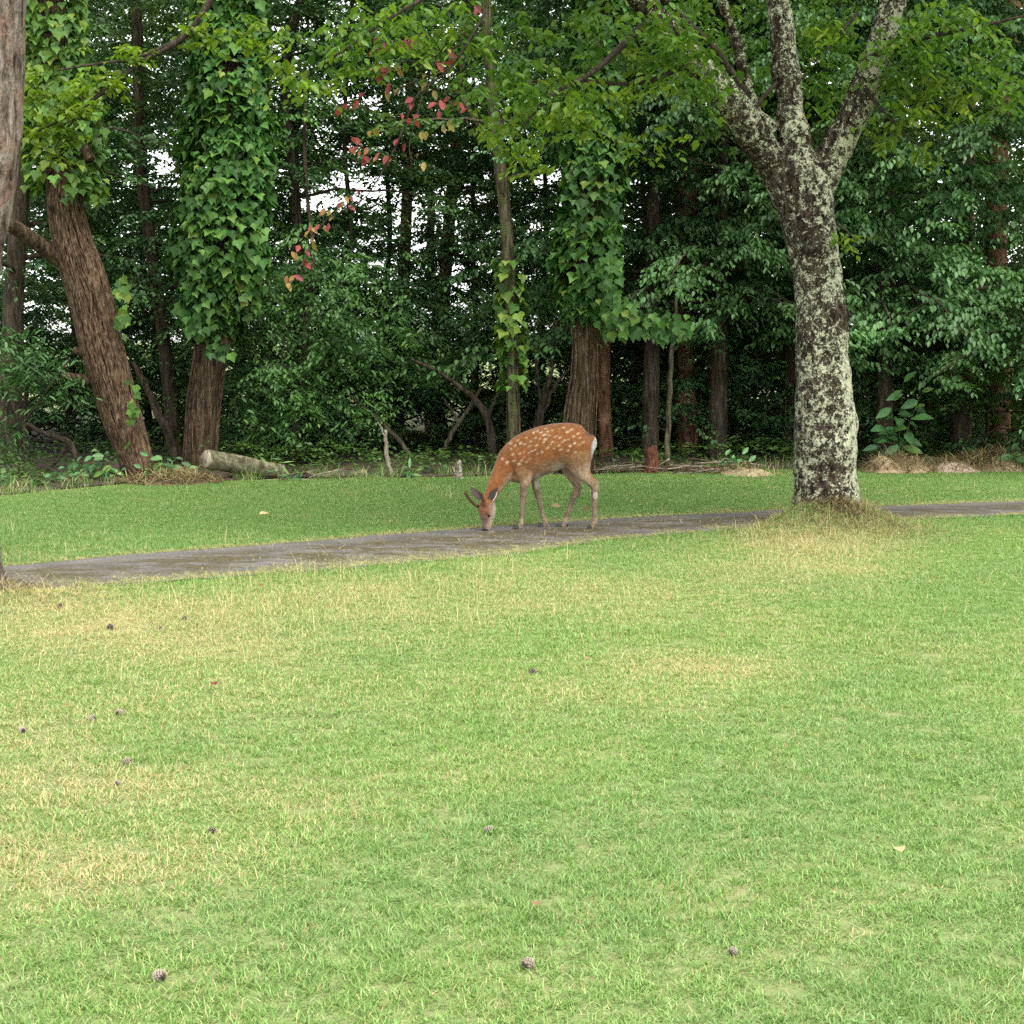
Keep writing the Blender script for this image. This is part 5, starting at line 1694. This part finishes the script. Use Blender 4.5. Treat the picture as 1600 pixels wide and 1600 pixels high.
def twig_pile(label, px0, px1, py, D, n):
    org = P((px0 + px1) / 2, py, D); org[2] = 0
    T = thing("twig_pile", label, "twigs", org)
    for k in range(n):
        x = RNG.uniform(px0, px1); ln = RNG.uniform(.15, .7)
        c = P(x, py, D + RNG.normal(0, .2)); c[2] = abs(RNG.normal(.03, .04)) + .02
        a = RNG.normal(0, .35); dx = np.array([math.cos(a), math.sin(a) * .6, RNG.normal(0.05, .13)]) * ln * .5 * RNG.choice([-1, 1])
        pth = catmull([c - dx, c + RNG.normal(0, .02, 3), c + dx], 8)
        pth[:, 2] = np.maximum(pth[:, 2], .012)
        v, fs = tube(pth, np.linspace(RNG.uniform(.005, .011), .003, 8), 5)
        obj("twig", mesh_np("twig", v - org, fs, mats=[M['vine' if k % 3 else 'deadwood']]), T)


twig_pile("tangle of dry brown twigs on the ground before the reddish trunk", 1030, 1165, 738, 20.2, 60)
twig_pile("scatter of dead twigs in front of the ivy tree and the deer's rump", 930, 1005, 742, 20.0, 22)
twig_pile("few bleached twigs lying by the pale log", 440, 520, 744, 19.4, 12)

STRAW = leaf_mat("straw", [(0, (.11, .066, .034)), (.45, (.24, .17, .085)), (.75, (.36, .29, .15)), (1, (.16, .22, .05))], .7, .1, 1.0, .2)
M['straw'] = STRAW


def straw_geo(cx, cy, rx, ry, zf, n, ln=(.08, .3), w=.004, tilt=.25, soft=False):
    g = RNG
    a = g.uniform(0, 6.283, n); r = np.abs(g.normal(0, .55, n)) if soft else np.sqrt(g.uniform(0, 1, n))
    x, y = cx + np.cos(a) * r * rx, cy + np.sin(a) * r * ry
    z = zf(x, y) + g.uniform(.002, .035, n)
    b = g.uniform(0, 6.283, n)
    d = np.stack([np.cos(b), np.sin(b), g.normal(0, tilt, n)], -1)
    L = g.uniform(*ln, n)
    p = np.stack([x, y, z], -1)
    e = p + d * L[:, None]
    e[:, 2] = np.maximum(e[:, 2], zf(e[:, 0], e[:, 1]) + .004)
    m_ = (p + e) / 2 + np.array([0, 0, 1.0]) * (L * g.uniform(.02, .2, n))[:, None]
    s = np.stack([-d[:, 1], d[:, 0], d[:, 0] * 0], -1) * w
    v = np.stack([p - s, p + s, m_ + s, m_ - s, e], 1).reshape(-1, 3)
    k = np.arange(n)[:, None] * 5
    return v, [k + np.array([[0, 1, 2, 3]]), k + np.array([[3, 2, 4]])], np.repeat(g.uniform(0, 1, n), 5)


def heap(label, px, pyb, wpx, hpx, D, matcol, strawn, deep=.45, name="clippings_heap", mat=None):
    c = P(px, pyb, D); hw = wpx * .5 * D / FPX; hh = hpx * D / FPX
    org = np.array([c[0], D, 0.0])
    T = thing(name, label, "heap", org)
    nu, nv = 34, 22
    U_, V_ = np.meshgrid(np.linspace(-1.15, 1.15, nu), np.linspace(-1.15, 1.15, nv))
    r2 = U_ ** 2 + V_ ** 2
    prof = np.clip(1 - r2, 0, None) ** .8
    nzz = fbm(np.stack([U_.ravel() * 2 + px, V_.ravel() * 2, U_.ravel() * 0], -1), 4).reshape(U_.shape)
    z = hh * prof * (.45 + 1.1 * nzz) + (fbm(np.stack([U_.ravel() * 14, V_.ravel() * 14, U_.ravel() * 0 + px], -1), 2).reshape(U_.shape) - .5) * .03 * (prof > 0) - .02 * (prof <= 0)
    v = np.stack([U_ * hw, V_ * deep, z], -1).reshape(-1, 3)
    i = (np.arange(nv - 1)[:, None] * nu + np.arange(nu - 1)[None, :]).ravel()
    obj("mound", mesh_np("mound", v, [np.stack([i, i + 1, i + nu + 1, i + nu], -1)], mats=[plain("heap_" + str(px), matcol, .95, .1, .3, 60)]), T)
    zf = lambda x, y: hh * np.clip(1 - ((x - org[0]) / hw) ** 2 - ((y - org[1]) / deep) ** 2, 0, None) ** .8 * .95
    v, fs, r = straw_geo(org[0], org[1], hw, deep, zf, strawn)
    obj("straw", mesh_np("straw", v - org, fs, {"rnd": r, "vary": np.ones(len(r))}, smooth=False, mats=[STRAW]), T, kind="stuff")


heap("tan heap of old grass clippings under the big-leaved shrub", 1402, 735, 112, 24, 20.4, (.40, .30, .18), 700)
heap("greyish green heap of clippings between the tan and straw heaps", 1458, 735, 70, 16, 20.9, (.15, .17, .10), 80)
heap("reddish grey heap of clippings next to the straw", 1490, 735, 100, 17, 20.5, (.34, .26, .19), 300)
heap("loose yellow straw heap at the far end of the row", 1555, 733, 130, 26, 20.6, (.42, .34, .21), 1800)
heap("small flat sandy heap beside the lichen trunk and twig pile", 1166, 742, 90, 9, 19.9, (.34, .28, .17), 140)
heap("brown leaf and straw litter heap by the pale log's sawn end", 268, 760, 150, 13, 18.7, (.12, .09, .05), 900)

# straw ring round the two lawn trees
for lab, cx, cy, rx, ry, n in (("fallen straw and clippings banked round the lichen trunk", cb[0] + .08, cb[1] - .3, .8, .6, 2300), ("fallen needles and straw round the flaky trunk's foot", lb[0] + .1, lb[1] - .05, .62, .55, 900)):
    zf = lambda x, y: ground_z(x, y)
    v, fs, r = straw_geo(cx, cy, rx, ry, zf, n, (.05, .24), .0016, .3, True)
    k = None
    obj("straw_litter", mesh_np("straw_litter", v, fs, {"rnd": r, "vary": np.ones(len(r))}, smooth=False, mats=[STRAW]), label=lab, cat="straw", kind="stuff")


# broad-leaved plants
def plant(label, px, py, D, stems, leafL, ratio, matkey='weed', name="broadleaf_plant", group=None, shape='oval', nper=6):
    """stems rows: (dx_px, height_px); leaves spiral up each stem"""
    org = P(px, py, D); org[2] = 0.0
    T = thing(name, label, "plant", org, group)
    for dx, hp in stems:
        top = P(px + dx, py - hp, D + RNG.normal(0, .1))
        pth = catmull([org + [RNG.normal(0, .02), RNG.normal(0, .02), 0], (org + top) / 2 + RNG.normal(0, .02, 3), top], 10)
        v, fs = tube(pth, np.linspace(.008, .003, 10), 5)
        obj("stem", mesh_np("stem", v - org, fs, mats=[M['bark_slim']]), T)
        for k in range(nper):
            t = .25 + .75 * (k + 1) / nper
            p = np.array([np.interp(t, np.linspace(0, 1, 10), pth[:, j]) for j in range(3)])
            a = k * 2.4 + RNG.normal(0, .3)
            L = leafL * RNG.uniform(.65, 1.1) * (1 if t < .9 else .75)
            d = np.array([math.cos(a), math.sin(a) * .8 - .2, RNG.uniform(-.7, .15) + (t > .9) * .8])
            n = np.array([-math.cos(a) * .2, -.95, .75]) + RNG.normal(0, .22, 3)
            place_leaf(T, shape, matkey, p, d, n, L, L * ratio, RNG.uniform(0, 1), org)


plant("tall shrub with large pale green leaves behind the tan heap", 1400, 722, 20.7, [(-22, 62), (30, 85), (12, 125), (-8, 100), (40, 110), (5, 30), (-30, 30)], .27, .46, nper=6)
plant("low shrub with upright bright leaves beside the sandy heap", 1148, 742, 20.1, [(-14, 30), (12, 32), (-2, 22), (22, 20), (-22, 18)], .17, .48, nper=4)
plant("broad-leaved seedling growing from the straw heap", 1592, 728, 20.3, [(-12, 24), (6, 40), (14, 22)], .26, .5, nper=4)
plant("small lily-leaved weed by the bleached stick", 640, 750, 19.4, [(0, 18), (10, 14)], .18, .28, nper=4)
plant("leafy weeds round the leaning trunk's foot, tallest clump", 150, 758, 18.7, [(-30, 36), (-8, 52), (14, 50), (30, 34), (40, 24), (-44, 24)], .13, .55, nper=6)
plant("leafy weed clump just right of the leaning trunk's foot", 240, 752, 18.8, [(-8, 40), (14, 34), (28, 24), (-18, 20)], .15, .55, nper=5)
plant("leafy weed clump between the leaning trunk and log", 278, 744, 19.2, [(-8, 22), (8, 26), (20, 16)], .12, .55, nper=5)
plant("weed clump left of the leaning trunk under the arching limb", 105, 762, 18.6, [(-14, 30), (8, 36), (24, 26), (-28, 20)], .11, .5, nper=6)
plant("ferny yellow-green clump at the dark end of the wood's edge", 40, 772, 18.0, [(-24, 40), (-6, 48), (12, 42), (30, 30), (-36, 26), (44, 22)], .10, .22, 'ivy_pale', nper=10)
plant("sprawling weeds before the far dark trunk", -10, 778, 17.8, [(-14, 36), (10, 40), (26, 26)], .12, .5, nper=6)
plant("strappy leaves beside the pale log", 440, 752, 19.0, [(-20, 26), (0, 34), (22, 24), (48, 30)], .16, .16, nper=5)
plant("small weeds at the foot of the slim trunk", 690, 752, 19.8, [(-18, 20), (0, 26), (16, 18)], .09, .5, nper=5)

# shrub with feathery leaves at the left
def feather():
    D = 18.6
    org = P(30, 760, D); org[2] = 0
    T = thing("feathery_shrub", "blue-green shrub with drooping feathery leaves left of the leaning trunk", "shrub", org)
    for c in ([(30, 770, 10), (36, 690, 9), (40, 620, 7), (60, 550, 4)], [(34, 700, 7), (10, 620, 5), (-30, 560, 3)], [(38, 660, 6), (80, 600, 4), (110, 560, 2)]):
        pth, r = px_path(c, D, 14); v, fs = tube(pth, r, 6)
        obj("stem", mesh_np("stem", v - org, fs, mats=[M['bark_dark']]), T)
    lv = Leaves()
    region_sprays(lv, [(50, 560, 65, 40, D, .4, 34), (10, 600, 50, 50, D - .1, .4, 26), (80, 600, 50, 30, D, .3, 16), (20, 520, 40, 20, D + .2, .3, 10), (0, 660, 40, 40, D, .3, 14)], 15, .42, .11, .30, droop=.55, ldroop=.45, upj=.2)
    lv.emit(T, 'long', 'tier', org, 300)
feather()

# ================================================================== SMALL THINGS ON THE LAWN
def cone_mesh():
    acc = Acc()
    v, fs = tube(np.array([[0, 0, z] for z in np.linspace(-.9, .9, 9)]), [.06, .2, .3, .36, .36, .32, .26, .16, .05], 10)
    acc.add(v, fs, tip=0.0)
    n = 64
    for k in range(n):
        t = k / (n - 1); z = -.85 + 1.75 * t
        a = k * 2.39996
        R_ = .5 * math.sqrt(max(.05, 1 - (t * 1.02 - .35) ** 2 * 1.9))
        o = np.array([math.cos(a), math.sin(a), 0]); s = np.array([-math.sin(a), math.cos(a), 0]); u = np.array([0, 0, 1.0])
        b = o * R_ * .7 + u * z
        e = o * (R_ + .52 * (1.1 - abs(t - .45))) + u * (z + .16)
        w = .2 * (1.1 - .5 * abs(t - .4))
        q = np.array([b - s * w * .6, b + s * w * .6, e + s * w + u * .02, e - s * w + u * .02, e + u * .12 - o * .04])
        acc.add(q, [np.array([[0, 1, 2, 3]]), np.array([[3, 2, 4]])], tip=np.array([0, 0, .8, .8, 1]))
    m, nn, l, b = new_mat("pine_cone")
    a = attr(nn, "tip"); r = ramp(nn, [(0, (.03, .022, .016)), (.6, (.17, .135, .10)), (1, (.50, .44, .37))])
    l.new(a.outputs["Fac"], r.inputs[0]); l.new(r.outputs[0], b.inputs["Base Color"]); b.inputs["Roughness"].default_value = .85
    return acc.mesh("pine_cone", [m], smooth=False)


CM = cone_mesh()
cones = [(250, 1530, 24), (765, 1303, 17), (824, 1513, 24), (1145, 1493, 17), (200, 1195, 17), (183, 1227, 11), (145, 1128, 14), (173, 984, 13), (95, 950, 12), (35, 1146, 13), (289, 968, 9), (331, 1303, 16), (833, 1056, 15), (186, 1119, 13), (250, 985, 8), (1098, 852, 0)]
lab_cone = {0: "largest pale grey pine cone on the lawn, lying alone in green grass", 2: "pale pine cone tipped on its side, half sunk in green grass near a brown leaf",
            1: "brown pine cone alone in plain green grass above the brown leaf", 3: "small dark cone in the greenest grass, closest cone to the curled tan leaf",
            4: "round cone on the rim of the lower straw-coloured patch", 5: "tiny cone just inside the lower straw-coloured patch", 7: "dark cone in the straw patch near the flaky trunk",
            8: "cone closest to the straw at the flaky trunk's foot", 9: "cone lying apart at the edge of thin dry grass near a rusty leaf", 11: "cone where the lower dry patch turns to green grass", 12: "dark cone in the middle of the lawn below the grazing deer"}
for k, (px, py, w) in enumerate(cones):
    if not w: continue
    g = G(px, py); sc = w * .42 * g[1] / FPX / .92
    o = obj("pine_cone", CM, label=lab_cone.get(k, "one of two small cones lying close together in thin grass" if k in (6, 13) else "tiny cone half hidden in pale grass near the path"), cat="pine cone", group="pine cones scattered on the lawn")
    zg = float(ground_z(np.array([g[0]]), np.array([g[1]]))[0])
    o.location = (g[0], g[1], zg + .006 + sc * .4)
    o.scale = (sc, sc, sc)
    o.rotation_euler = (RNG.uniform(1.0, 2.0), RNG.uniform(0, 6), RNG.uniform(0, 6))


def fallen_leaf(label, px, py, L, matkey, r):
    g = G(px, py); zg = float(ground_z(np.array([g[0]]), np.array([g[1]]))[0])
    me = leaf_meshes('oval', matkey)[min(8, int(r * 9))]
    o = obj("fallen_leaf", me, label=label, cat="leaf", group="fallen leaves on the lawn")
    a = RNG.uniform(0, 6.28); d = np.array([math.cos(a), math.sin(a), .12]); n = np.array([0, -.5, 1.0]) + RNG.normal(0, .15, 3)
    d, s, u = leaf_frames(d[None], n[None]); d, s, u = d[0], s[0], u[0]
    o.matrix_world = Matrix(((d[0] * L, s[0] * L * .6, u[0] * L * .6, g[0]), (d[1] * L, s[1] * L * .6, u[1] * L * .6, g[1]), (d[2] * L, s[2] * L * .6, u[2] * L * .6, zg + .045), (0, 0, 0, 1)))


M['tan'] = leaf_mat("tan_dead_leaf", [(0, (.20, .11, .05)), (1, (.45, .32, .18))], .7, .1, 1.0, .2)
fallen_leaf("crimson fallen leaf in the left part of the lawn's dry grass", 337, 1089, .055, 'red', .05)
fallen_leaf("curled tan leaf alone on the greenest stretch of lawn", 1403, 1347, .06, 'tan', .95)
fallen_leaf("brown dead leaf between two pine cones on the green lawn", 837, 1432, .045, 'tan', .3)
fallen_leaf("orange fallen leaf near the path's grassy edge", 407, 927, .06, 'red', .72)
fallen_leaf("small rusty leaf in the dry grass", 103, 1119, .03, 'red', .6)
fallen_leaf("tan leaf on the lawn strip under the deer's belly", 876, 798, .09, 'tan', .5)
fallen_leaf("reddish brown leaf on the lawn strip by the deer's hind legs", 909, 803, .07, 'tan', .1)
fallen_leaf("pale leaf on the lawn strip before the log", 405, 812, .09, 'tan', .8)
fallen_leaf("tiny brown leaf in mid lawn", 916, 1046, .05, 'tan', .2)
fallen_leaf("dark brown leaf past the lawn's dry mound", 1458, 915, .04, 'tan', .05)

# needles and straw bits blown onto the path
q_ = RNG.uniform(0.02, 0.98, 900); k_ = RNG.integers(60, 180, 900)
c_ = PFs[k_] * q_[:, None] + PNs[k_] * (1 - q_[:, None])
v, fs, r = straw_geo(0, 0, 1, 1, lambda x, y: x * 0 + .024, 900, (.03, .14), .0022, .06)
v = v.reshape(900, 5, 3); v[..., :2] += (c_ - v[:, 0, :2])[:, None, :]
obj("path_litter", mesh_np("path_litter", v.reshape(-1, 3), fs, {"rnd": r, "vary": np.ones(len(r))}, smooth=False, mats=[STRAW]), label="dry needles and straw bits strewn over the path", cat="litter", kind="stuff")

# clover and small flat weeds in the turf
lvc = Leaves()
nc_ = 70
cx_ = RNG.uniform(-3.2, 3.2, nc_); cy_ = 3.2 + RNG.uniform(0, 1, nc_) ** 1.3 * 9
kk_ = np.abs(cx_) < .30 * cy_ + .8
for x_, y_ in zip(cx_[kk_], cy_[kk_]):
    if y_ > np.interp(x_, PNs[:, 0], PNs[:, 1]) - .3: continue
    m_ = int(RNG.uniform(8, 34))
    a_ = RNG.uniform(0, 6.283, m_); r_ = RNG.uniform(.01, .10, m_)
    xx, yy = x_ + np.cos(a_) * r_, y_ + np.sin(a_) * r_ * .8
    zz = ground_z(xx, yy) + RNG.uniform(.012, .032, m_)
    b_ = RNG.uniform(0, 6.283, m_)
    lvc.add(np.stack([xx, yy, zz], -1), np.stack([np.cos(b_), np.sin(b_), RNG.uniform(-.2, .3, m_)], -1), np.stack([RNG.normal(0, .3, m_), RNG.normal(-.2, .3, m_), np.ones(m_)], -1), RNG.uniform(.008, .016, m_), RNG.uniform(.007, .012, m_), RNG.uniform(.3, 1, m_))
p_, d_, n_, L_, W_, r_ = lvc.arrays()
v_, f_, tk_ = leaves_geo('oval', p_, d_, n_, L_, W_)
M['clover'] = leaf_mat("clover_leaf", [(0, (.09, .19, .045)), (1, (.19, .31, .09))], .5, .25, 1.2, .3)
obj("clover", mesh_np("clover", v_, f_, {"rnd": np.repeat(r_, tk_), "vary": np.ones(len(v_))}, smooth=False, mats=[M['clover']]), label="tiny clover leaves in patches low among the lawn grass", cat="clover", kind="stuff")
